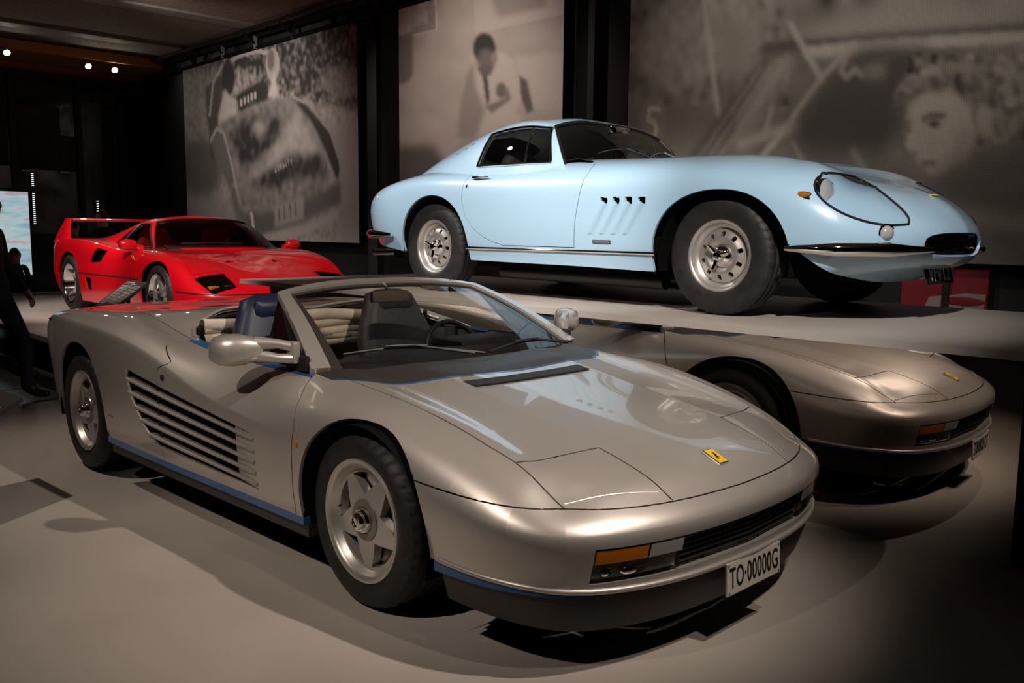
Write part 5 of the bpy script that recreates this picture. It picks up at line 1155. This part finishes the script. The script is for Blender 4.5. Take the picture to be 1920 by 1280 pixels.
def quadxz(pts):
    def f(V, P):
        x, z = V[:, 0], V[:, 2]; r = np.full(len(V), 1e3)
        for (x0, z0), (x1, z1) in zip(pts, pts[1:]+pts[:1]): r = np.minimum(r, ((x1-x0)*(z-z0)-(z1-z0)*(x-x0))/math.hypot(x1-x0, z1-z0))
        return np.where((ay(V) > .8), r, -1)
    return f
e_iu = quadxz([(-1.70, .595), (-1.37, .612), (-1.25, .728), (-1.53, .757)])
e_il = quadxz([(-1.82, .292), (-1.69, .288), (-1.66, .415), (-1.875, .43)])
e_nd = quad([(.235, .20), (.235, .315), (.150, .245)])   # open hood ducts
e_cab = lambda V, P: np.minimum.reduce([.62-ay(V), V[:, 0]+1.7, -.45-V[:, 0]])
for f_ in (e_arf, e_arr, e_lamp, e_pop, e_iu, e_il, e_nd): B3.cut(f_, None)
B3.cut(e_df, lambda V, P: (np.abs(V[:, 0]+.42) < .1) & (P[:, 1] < 5)); B3.cut(e_dr, lambda V, P: (np.abs(V[:, 0]+1.33) < .2) & (P[:, 1] < 4.6))
B3.cut(e_hd, lambda V, P: (V[:, 0] > -.6) & (V[:, 2] > .40)); B3.cut(lambda V, P: V[:, 0]+.50+.0*V[:, 1], lambda V, P: (np.abs(V[:, 0]+.5) < .1) & (V[:, 2] > .7))
R3 = [('hood', lambda C, Q: (e_hd(C, Q) > 0) & (C[:, 0] > -.5) & (C[:, 2] > .40) & (Q[:, 1] > 2.3))]
for sd, sg in (('R', -1), ('L', 1)):
    on = (lambda sg: lambda C: C[:, 1]*sg > 0)(sg)
    R3.append(('door'+sd, (lambda on: lambda C, Q: on(C) & (e_df(C, Q) < 0) & (e_dr(C, Q) > 0) & (Q[:, 1] < 4.5) & (C[:, 0] < -.3) & (C[:, 0] > -1.5))(on)))
    R3.append(('pop'+sd, (lambda on: lambda C, Q: on(C) & (e_pop(C, Q) > 0))(on))); R3.append(('lamp'+sd, (lambda on: lambda C, Q: on(C) & (e_lamp(C, Q) > 0))(on)))
    R3.append(('iu'+sd, (lambda on: lambda C, Q: on(C) & (e_iu(C, Q) > 0))(on))); R3.append(('il'+sd, (lambda on: lambda C, Q: on(C) & (e_il(C, Q) > 0))(on)))
R3.append(('void', lambda C, Q: ((e_arf(C, Q) > 0) | (e_arr(C, Q) > 0)) & (C[:, 2] < .72))); R3.append(('void', lambda C, Q: e_nd(C, Q) > 0))
B3.label('body', R3)
B3.panel('body', 'body_shell', REDP, CAR3, gap=.0025); B3.panel('hood', 'hood', REDP, CAR3, gap=.0025)
def near3(x, z):
    m = (B3.V[:, 1] < 0) & (np.abs(B3.V[:, 0]-x) < .06) & (np.abs(B3.V[:, 2]-z) < .06); Q = B3.V[m]
    if len(Q) == 0: return .95
    d = (Q[:, 0]-x)**2+(Q[:, 2]-z)**2; k = np.argsort(d)[:4]; return float(-np.average(Q[k, 1], weights=1/(d[k]+1e-6)))
def deck3(x, y):
    m = (np.abs(B3.V[:, 0]-x) < .08) & (np.abs(B3.V[:, 1]-y) < .08) & (B3.P[:, 1] > 2.6); Q = B3.V[m]; d = (Q[:, 0]-x)**2+(Q[:, 1]-y)**2; k = np.argsort(d)[:6]; return float(np.average(Q[k, 2], weights=1/(d[k]+1e-6)))
BADGE_Y = YELLOW
for sd, sg in (('R', -1), ('L', 1)):
    dr = B3.panel('door'+sd, 'door', REDP, CAR3, gap=.003)
    B3.panel('pop'+sd, 'headlamp_cover', REDP, CAR3, gap=.003)
    lp = B3.panel('lamp'+sd, 'lamp_glass', DARK_GLASS, CAR3, gap=.002, flange=0, push=.001)
    B3.panel('lamp'+sd, 'lamp_housing', SATIN, lp, gap=.002, flange=0, push=-.03)
    G().box((.70, min(sg*.52, sg*.60), .405), (.80, max(sg*.52, sg*.60), .455), .012).out('driving_lamp', REFLECTOR, lp, 40); G().box((.70, min(sg*.64, sg*.74), .40), (.79, max(sg*.64, sg*.74), .45), .012).out('indicator_lens', AMBER, lp, 40)
    B3.panel('iu'+sd, 'side_intake', DEEP, CAR3, gap=0, flange=0, push=-.07); B3.panel('il'+sd, 'sill_intake', DEEP, CAR3, gap=0, flange=0, push=-.05)
    # black waist line
    xs = np.linspace(-2.05, -.33, 22); G().tube([(x, sg*(near3(x, .47)+.001), float(np.interp(x, [-2.1, -.35], [.468, .474]))) for x in xs], .007, 6).out('waist_line', BLACK, CAR3)
    m_ = (g3[:, :, 1] >= 0)
    ln = []
    for i in range(0, len(u3)):
        r = g3[i]; z0 = np.interp(r[:, 0], [.35, .62, .99], [.40, .385, .372]); k = int(np.argmin(np.abs(r[:30, 2]-z0[:30])))
        if r[k][0] > .40: ln.append((r[k][0]+.001, sg*r[k][1], float(z0[k])))
    G().tube(ln[::2], .007, 6).out('nose_line', BLACK, CAR3)
    # badge on fender, naca duct on hood
    bs = G().prism([(-.028, .045), (.028, .045), (.026, 0), (.0, -.045), (-.026, 0)], .004).out('fender_badge', YELLOW, CAR3, 0); bs.location = (-.48, sg*(near3(-.48, .665)+.004), .66); bs.rotation_euler = (.35 if sg < 0 else -.35, 0, 0)
    G().ell((0, -.006, 0), (.010, .003, .022), 10).out('badge_emblem', BLACK, bs)
    # mirror
    mr_ = empty('door_mirror', (-.62, sg*.80, .77), 0, CAR3)
    G().ell((-.02, sg*.14, .035), (.055, .095, .058), 18, None, .8).out('mirror_shell', REDP, mr_, 70); G().tube([(0, 0, 0), (-.01, sg*.06, .02)], [.03, .03], 8).out('mirror_arm', REDP, mr_)
    # rear wing upright
    up = G(); P = []
    for z, xf, xr, y in ((.79, -2.40, -3.06, .925), (.86, -2.55, -3.05, .895), (.95, -2.68, -3.03, .855), (1.04, -2.78, -3.0, .812), (1.082, -2.80, -2.99, .795)):
        P.append([(xf, sg*y, z), (xf-.03, sg*(y+.022), z), ((xf+xr)/2, sg*(y+.026), z), (xr, sg*(y+.015), z), (xr, sg*(y-.02), z), ((xf+xr)/2, sg*(y-.022), z), (xf-.03, sg*(y-.018), z), (xf, sg*y, z)])
    up.grid(P); up.add(P[-1][:-1], [list(range(7))]); up.out('wing_upright', REDP, CAR3, 60)
    wheel(CAR3, 'front_wheel', (0, sg*.797, .314), sg < 0, .314, .245, .233, 'dish', -.075, .6)
    wheel(CAR3, 'rear_wheel', (-2.45, sg*.803, .333), sg < 0, .333, .335, .233, 'dish', -.045, .2)
    arch_liner(CAR3, .04, .30, .36, sg*.92, sg*.5); arch_liner(CAR3, -2.42, .32, .38, sg*.96, sg*.5)
P = []
for k, (x, z) in enumerate(((-2.78, 1.045), (-2.74, 1.062), (-2.79, 1.080), (-2.92, 1.086), (-3.0, 1.082), (-3.005, 1.072), (-2.92, 1.060), (-2.83, 1.045), (-2.78, 1.045))): P.append([(x, y, z-.0) for y in np.linspace(-.80, .80, 9)])
G().grid(P).out('wing_blade', REDP, CAR3, 40)
G().box((-3.0, -.80, .15), (-2.82, .80, .5)).box((-2.02, -.86, .13), (-.34, .86, .40)).box((.42, -.72, .14), (.72, .72, .34)).box((-2.9, -.50, .14), (.5, .50, .42)).out('floor_pan', DEEP, CAR3, 0)
W3 = [
 [(-.30, 0, .742), (-.62, 0, .935), (-.93, 0, 1.085), (-1.05, 0, 1.113), (-1.2, 0, 1.124)],
 [(-.33, .35, .742), (-.63, .33, .93), (-.93, .30, 1.078), (-1.06, .2, 1.110), (-1.25, 0, 1.124)],
 [(-.44, .58, .738), (-.68, .52, .915), (-.94, .43, 1.060), (-1.08, .30, 1.100), (-1.3, 0, 1.123)],
 [(-.58, .70, .735), (-.78, .62, .90), (-.98, .50, 1.045), (-1.15, .36, 1.090), (-1.4, 0, 1.120)],
 [(-.85, .75, .735), (-.92, .665, .90), (-1.06, .53, 1.045), (-1.25, .38, 1.085), (-1.5, 0, 1.112)],
 [(-1.3, .77, .74), (-1.28, .685, .89), (-1.32, .55, 1.025), (-1.45, .39, 1.062), (-1.7, 0, 1.085)],
 [(-1.7, .78, .75), (-1.68, .70, .86), (-1.68, .585, .950), (-1.75, .42, .985), (-1.95, 0, 1.01)],
 [(-2.1, .78, .77), (-2.1, .70, .83), (-2.1, .60, .880), (-2.12, .43, .905), (-2.2, 0, .93)],
 [(-2.45, .76, .80), (-2.45, .70, .825), (-2.45, .60, .845), (-2.45, .43, .858), (-2.45, 0, .875)]]
g4, u4, v4 = loft(W3, 100, 40); H3 = Surf.mirrored(g4, u4, v4)
f_fr = lambda V, P: 2.84-P[:, 0]
f_fb = lambda V, P: P[:, 1]-.22
f_ft = lambda V, P: 1.92-P[:, 1]
h_f = lambda V, P: pw(V[:, 2], [.75, 1.04], [-.60, -1.01])-V[:, 0]
h_r = lambda V, P: V[:, 0]-pw(V[:, 2], [.75, 1.02], [-1.62, -1.30])
h_b = lambda V, P: V[:, 2]-.778
h_t = lambda V, P: 1.80-P[:, 1]
h_m = lambda V, P: V[:, 0]-pw(V[:, 2], [.75, 1.02], [-1.36, -1.22])
sw3 = lambda V, P: (V[:, 0] < -.6) & (V[:, 0] > -1.75) & (P[:, 1] < 2.1)
for f_, w_ in ((f_fr, lambda V, P: (P[:, 0] < 3.3) & (P[:, 1] < 2.2)), (f_fb, lambda V, P: P[:, 0] < 3.3), (f_ft, lambda V, P: P[:, 0] < 3.3), (h_f, sw3), (h_r, sw3), (h_b, sw3), (h_t, sw3), (h_m, sw3)): H3.cut(f_, w_)
isw3 = lambda C, Q: (h_f(C, Q) > 0) & (h_r(C, Q) > 0) & (h_b(C, Q) > 0) & (h_t(C, Q) > 0) & sw3(C, Q) & (Q[:, 0] > 2.9)
H3.label('roof', [('ws', lambda C, Q: (f_fr(C, Q) > 0) & (f_fb(C, Q) > 0) & (f_ft(C, Q) > 0)), ('swR', lambda C, Q: isw3(C, Q) & (C[:, 1] < 0)), ('swL', lambda C, Q: isw3(C, Q) & (C[:, 1] > 0)),
                  ('qtR', lambda C, Q: isw3(C, Q) & (C[:, 1] < 0) & (h_m(C, Q) < 0)), ('qtL', lambda C, Q: isw3(C, Q) & (C[:, 1] > 0) & (h_m(C, Q) < 0))])
H3.panel('roof', 'roof', REDP, CAR3, gap=0, flange=.02)
q = H3.panel('ws', 'windscreen', glassy('red_car_glass', (.55, .55, .54)), CAR3, gap=0, flange=0, push=-.004); trim_loop(H3, H3.sub('ws'), 'windscreen_seal', BLACK, q, .010)
for sd, sg in (('R', -1), ('L', 1)):
    q = H3.panel('sw'+sd, 'side_window', MATS['red_car_glass'], CAR3, gap=0, flange=0, push=-.004); trim_loop(H3, H3.sub('sw'+sd), 'window_trim', SATIN, q, .009)
    H3.panel('qt'+sd, 'quarter_window', MATS['red_car_glass'], CAR3, gap=0, flange=0, push=-.004)
    seat(CAR3, -1.15, sg*.36, .25, .60, .46, mat('red_cloth', (.35, .01, .01), .8))
    G().box((-1.6, min(sg*.66, sg*.72), .3), (-.5, max(sg*.66, sg*.72), .77)).out('door_card', MATS['cabin_dark'], CAR3, 0)
wp = empty('wiper', (-.50, -.45, .80), 0, CAR3); G().tube([(0, 0, .02), (.10, .3, .03), (.12, .62, .02)], .007, 6).out('wiper_blade', BLACK, wp)
P = [[(x, y, z) for y in np.linspace(-.62, .62, 7)] for x, z in ((-.36, .755), (-.55, .80), (-.66, .79), (-.70, .70), (-.66, .5))]; G().grid(P).out('dashboard', LEATHER, CAR3, 60)
steering(CAR3, (-.82, .36, .74), .17, -.35, LEATHER)
G().box((-1.75, -.6, .3), (-1.68, .6, .95)).out('engine_bulkhead', DEEP, CAR3, 0); G().box((-1.7, -.66, .25), (-.4, .66, .28)).out('cabin_floor', DEEP, CAR3, 0)
hb = G().box((-.03, -.02, -.003), (.03, .02, .004)).out('hood_badge', YELLOW, CAR3, 0); hb.location = (.80, 0, deck3(.80, 0)+.003); hb.rotation_euler = (0, .45, 0)
# ---------------------------------------------------------------- information boards
BOARD = mat('board_dark', (.035, .032, .03), .95, spec=.1)
PRINTW = bpy.data.materials.new('board_text'); PRINTW.use_nodes = True
N_, L_, b_ = nodes(PRINTW); tc = N_.new('ShaderNodeTexCoord'); mp_ = N_.new('ShaderNodeMapping'); nz = N_.new('ShaderNodeTexNoise'); nz.inputs['Scale'].default_value = 1.0; nz.inputs['Detail'].default_value = 1
mp_.inputs['Scale'].default_value = (70, 4, 4); cr_ = N_.new('ShaderNodeValToRGB'); cr_.color_ramp.interpolation = 'CONSTANT'; cr_.color_ramp.elements[0].color = (.05, .046, .042, 1); cr_.color_ramp.elements[1].position = .42; cr_.color_ramp.elements[1].color = (.42, .39, .34, 1)
L_.new(tc.outputs['Object'], mp_.inputs['Vector']); L_.new(mp_.outputs['Vector'], nz.inputs['Vector']); L_.new(nz.outputs['Fac'], cr_.inputs['Fac']); L_.new(cr_.outputs['Color'], b_.inputs['Base Color']); b_.inputs['Roughness'].default_value = .9; b_.inputs['Specular IOR Level'].default_value = .1
def board(c0, c1, c2, c3, zfloor, rows, label):
    """c0,c1 lower edge; c2,c3 upper edge (matching order)"""
    base = (Vector(c0)+Vector(c1)+Vector(c2)+Vector(c3))/4; t = empty('information_board', (base.x, base.y, zfloor)); o = Vector((base.x, base.y, zfloor))
    a, b, c, d = [Vector(q)-o for q in (c0, c1, c2, c3)]; n = (b-a).cross(c-a).normalized()
    if n.z < 0: n = -n
    G().add([a, b, d, c, a-n*.02, b-n*.02, d-n*.02, c-n*.02], [[0, 1, 2, 3], [7, 6, 5, 4], [0, 4, 5, 1], [1, 5, 6, 2], [2, 6, 7, 3], [3, 7, 4, 0]]).out('board_plate', BOARD, t, 0)
    for k, (s0, e0, hgt) in enumerate(rows):
        L = lambda u, v: a*(1-u)*(1-v)+b*u*(1-v)+c*(1-u)*v+d*u*v+n*.0015
        G().add([L(.06, s0), L(e0, s0), L(e0, s0+hgt), L(.06, s0+hgt)], [[0, 1, 2, 3]]).out('text_line', PRINTW, t, 0, fix=False)
    m0 = (a+b)/2; m1 = (c+d)/2; mid = (m0+m1)/2
    for q in (.25, .75):
        p_ = a*(1-q)*.5+b*q*.5+c*(1-q)*.5+d*q*.5-n*.018; G().box((p_.x-.012, p_.y-.012, 0), (p_.x+.012, p_.y+.012, p_.z+.004)).out('board_leg', BLACK, t, 0)
    tag(t, label, 'sign'); return t
r_ = random.Random(3)
rows = [(.90, .5, .035), (.84, .7, .02)]+[(.78-.042*k, .94-.25*(r_.random() < .2)*r_.random(), .018) for k in range(17)]
board((-5.27, .05, .675), (-4.80, .05, .690), (-5.587, .45, .86), (-5.142, .45, .862), RZ, rows, 'slanted dark information board with white text lines in front of the red car')
board((-2.52, -1.66, .40), (-1.95, -1.66, .40), (-2.60, -1.37, .50), (-2.20, -1.345, .50), 0, [(.62, .90, .06), (.48, .86, .05), (.34, .8, .05)], 'slanted dark information board with white text lines by the silver car tail')
# ---------------------------------------------------------------- video screen
t = empty('video_screen', (-13.05, 1.45, .55))
G().box((-.05, -.34, -.05), (0, .32, 1.36), .006).out('screen_housing', BLACK, t, 0); G().box((-.04, -.16, -.56), (0, .16, 0)).out('screen_stand', BLACK, t, 0)
SCRM = bpy.data.materials.new('screen_image'); SCRM.use_nodes = True; N_, L_, b_ = nodes(SCRM); tc = N_.new('ShaderNodeTexCoord'); nz = N_.new('ShaderNodeTexNoise'); nz.inputs['Scale'].default_value = 2.2; nz.inputs['Detail'].default_value = 3
mp_ = N_.new('ShaderNodeMapping'); mp_.inputs['Scale'].default_value = (1, .7, 3.0); cr_ = N_.new('ShaderNodeValToRGB')
for p_, c_ in ((.30, (.25, .42, .50)), (.45, (.42, .60, .66)), (.55, (.55, .66, .68)), (.62, (.55, .40, .42)), (.72, (.35, .48, .45))):
    e = cr_.color_ramp.elements.new(p_); e.color = (*c_, 1)
cr_.color_ramp.elements[0].color = (.2, .36, .44, 1)
L_.new(tc.outputs['Object'], mp_.inputs['Vector']); L_.new(mp_.outputs['Vector'], nz.inputs['Vector']); L_.new(nz.outputs['Fac'], cr_.inputs['Fac']); L_.new(cr_.outputs['Color'], b_.inputs['Emission Color']); b_.inputs['Emission Strength'].default_value = .75; b_.inputs['Base Color'].default_value = (0, 0, 0, 1)
G().box((0, -.30, .0), (.008, .28, 1.31)).out('screen_face', SCRM, t, 0); tag(t, 'tall glowing blue video screen on stand against the dark far wall', 'screen')
# ---------------------------------------------------------------- visitors
SKIN = mat('skin', (.42, .24, .17), .55); HAIR = mat('dark_hair', (.015, .011, .009), .6); HAIRB = mat('brown_hair', (.05, .03, .018), .6); DARKCL = mat('dark_cloth', (.010, .010, .012), .85); JEANS = mat('dark_jeans', (.012, .014, .02), .85); SHIRT = mat('blue_shirt', (.06, .09, .16), .8); GREYCL = mat('grey_cloth', (.03, .03, .032), .85); COLLAR = mat('red_collar', (.30, .02, .02), .8)
def skin_mesh(name, verts, edges, radii, m, parent, sub=2, root=0):
    me = bpy.data.meshes.new(name); me.from_pydata(verts, edges, []); o = bpy.data.objects.new(name, me); COL.objects.link(o)
    md = o.modifiers.new('skin', 'SKIN'); md.use_smooth_shade = True
    for i, r in enumerate(radii): me.skin_vertices[0].data[i].radius = r if hasattr(r, '__len__') else (r, r)
    me.skin_vertices[0].data[root].use_root = True
    s_ = o.modifiers.new('sub', 'SUBSURF'); s_.levels = s_.render_levels = sub
    bpy.context.view_layer.update(); e = o.evaluated_get(bpy.context.evaluated_depsgraph_get()); m2 = bpy.data.meshes.new_from_object(e); bpy.data.objects.remove(o)
    for p in m2.polygons: p.use_smooth = True
    return new_obj(name, m2, parent, m)
def person(loc, rz, H, label, pose='stand', hair=HAIR, top=DARKCL, legs=JEANS, collar=None, glasses=False):
    """figure facing +x before turning; H standing height; one continuous skinned body"""
    k = H/1.75; t = empty('person', loc, rz); V = []; E = []; Rr = []; Mt = []
    dz = -.44 if pose == 'sit' else 0.0; sw = .20 if pose == 'walk' else .0
    def add(p, r, m, par=None):
        V.append((p[0]*k, p[1]*k, p[2]*k)); Rr.append(tuple(q*k for q in r) if hasattr(r, '__len__') else r*k); Mt.append(m)
        if par is not None: E.append((par, len(V)-1))
        return len(V)-1
    pel = add((0, 0, .97+dz), (.11, .145), 1); wa = add((.0, 0, 1.10+dz), (.10, .135), 0, pel); ch = add((-.005, 0, 1.29+dz), (.115, .165), 0, wa); sh0 = add((-.01, 0, 1.405+dz), (.085, .10), 0, ch)
    nk = add((.0, 0, 1.475+dz), .056, 2, sh0); jw = add((.030, 0, 1.545+dz), (.098, .086), 2, nk); hm = add((.022, 0, 1.635+dz), (.128, .104), 2, jw); ht = add((.010, 0, 1.705+dz), (.105, .092), 2, hm)
    for s_ in (-1, 1):
        fw = .07*s_ if pose == 'walk' else 0
        sh = add((-.01, s_*.165, 1.40+dz), .062, 0, sh0); el = add((-.035+fw*.6, s_*.225, 1.13+dz), .046, 0, sh); wr = add((.10+fw, s_*.215, .92+dz), .033, 0, el)
        pa = add((.135+fw, s_*.212, .865+dz), .034, 2, wr)
        for dy, ln in ((-.026, .052), (-.009, .064), (.009, .060), (.026, .046)):
            a = add((.155+fw, s_*.212+dy, .825+dz), .0105, 2, pa); b = add((.166+fw, s_*.212+dy, .825-ln*.55+dz), .0095, 2, a); add((.158+fw, s_*.212+dy*.9, .825-ln+dz), .0085, 2, b)
        a = add((.162+fw, s_*.18, .862+dz), .012, 2, pa); add((.182+fw, s_*.172, .832+dz), .010, 2, a)
        if pose == 'sit': L = [(.04, s_*.095, .93+dz), (.22, s_*.11, .925+dz), (.44, s_*.12, .93+dz), (.45, s_*.12, .28), (.43, s_*.12, .085)]
        else: L = [(sw*.10*s_, s_*.095, .87), (sw*.5*s_, s_*.105, .69), (sw*.9*s_+.03, s_*.10, .49), (sw*1.05*s_, s_*.095, .28), (sw*1.2*s_-.02, s_*.095, .095)]
        par = pel
        for q, (p, r) in enumerate(zip(L, (.098, .084, .062, .056, .044))): par = add(p, r, 1, par)
        f = L[-1]; he = add((f[0]-.035, f[1], .045), .042, 3, par); b = add((f[0]+.07, f[1], .043), .042, 3, par); c = add((f[0]+.14, f[1], .036), .036, 3, b); add((f[0]+.185, f[1], .030), .028, 3, c)
    o = skin_mesh('body', V, E, Rr, top, t)
    for m_ in (legs, SKIN, BLACK): o.data.materials.append(m_)
    P = np.array([p.center for p in o.data.polygons]); S = np.array(V); lab = np.array(Mt)[np.argmin(((P[:, None]-S[None])**2).sum(2), axis=1)]; lab = np.where((lab == 2) & (P[:, 2] < (1.2+dz)*k) & (np.abs(P[:, 1]) < .172*k), 1, lab); o.data.polygons.foreach_set('material_index', lab.astype(np.int32))
    c = Vector((.025, 0, 1.635+dz))*k; fx_ = c.x+.088*k
    G().ell((fx_+.008, 0, c.z-.012*k), (.020*k, .014*k, .026*k), 12).out('nose', SKIN, t, 80); G().ell((fx_-.006, 0, c.z-.062*k), (.012*k, .024*k, .007*k), 12).out('mouth', mat('lips', (.30, .12, .10), .5), t, 80)
    for s_ in (-1, 1):
        G().ell((fx_-.008, s_*.033*k, c.z+.014*k), (.010*k, .014*k, .009*k), 10).out('eye', BLACK, t, 80); G().ell((c.x-.012, s_*.078*k, c.z-.005), (.022*k, .012*k, .032*k), 10).out('ear', SKIN, t, 80)
        if glasses: G().tube([(fx_+.008, s_*.034+.024*math.cos(a), c.z+.014+.020*math.sin(a)) for a in [i*math.pi/6 for i in range(12)]], .003, 5, True).out('glasses', BLACK, t)
    P = []
    for i in range(12):
        th = math.pi*.62*i/11; row = []
        for j in range(25):
            ph = 2*math.pi*j/24; front = max(0, math.cos(ph)); tt_ = th*(1-.48*front**1.5)
            row.append((c.x-.008*k+.104*k*math.sin(tt_)*math.cos(ph), .090*k*math.sin(tt_)*math.sin(ph), c.z+.012*k+.118*k*math.cos(tt_)))
        P.append(row)
    G().grid(P).out('hair', hair, t, 80)
    if collar: G().lathe([(.064*k, -.03), (.074*k, 0), (.062*k, .03)], 18, 'z', Matrix.Translation((.0, 0, (1.465+dz)*k))).out('collar', collar, t)
    tag(t, label, 'person'); return t
person((-5.09, -.77, 0), .80, 1.60, 'person in dark clothes walking past the tail of the silver car', 'walk')
person((-11.75, 1.15, -.015), 2.9, 1.36, 'person in dark jacket seated before the glowing video screen', 'sit', HAIRB, GREYCL)
o = G().box((-.02, -.25, 0), (.30, .25, .345), .02).out('bench_seat', BLACK, smooth=0); o.location = (-11.75, 1.15, -.015); tag(o, 'low black bench under the seated person by the video screen', 'bench')
person((-11.9, 2.02, -.015), 3.0, 1.42, 'person with dark hair and red collar seen behind the red car wing', 'stand', HAIR, GREYCL, JEANS, COLLAR)
person((-12.3, 2.60, -.015), 3.3, 1.60, 'person with short hair and glasses standing behind the red car', 'stand', HAIRB, DARKCL, JEANS, None, True)
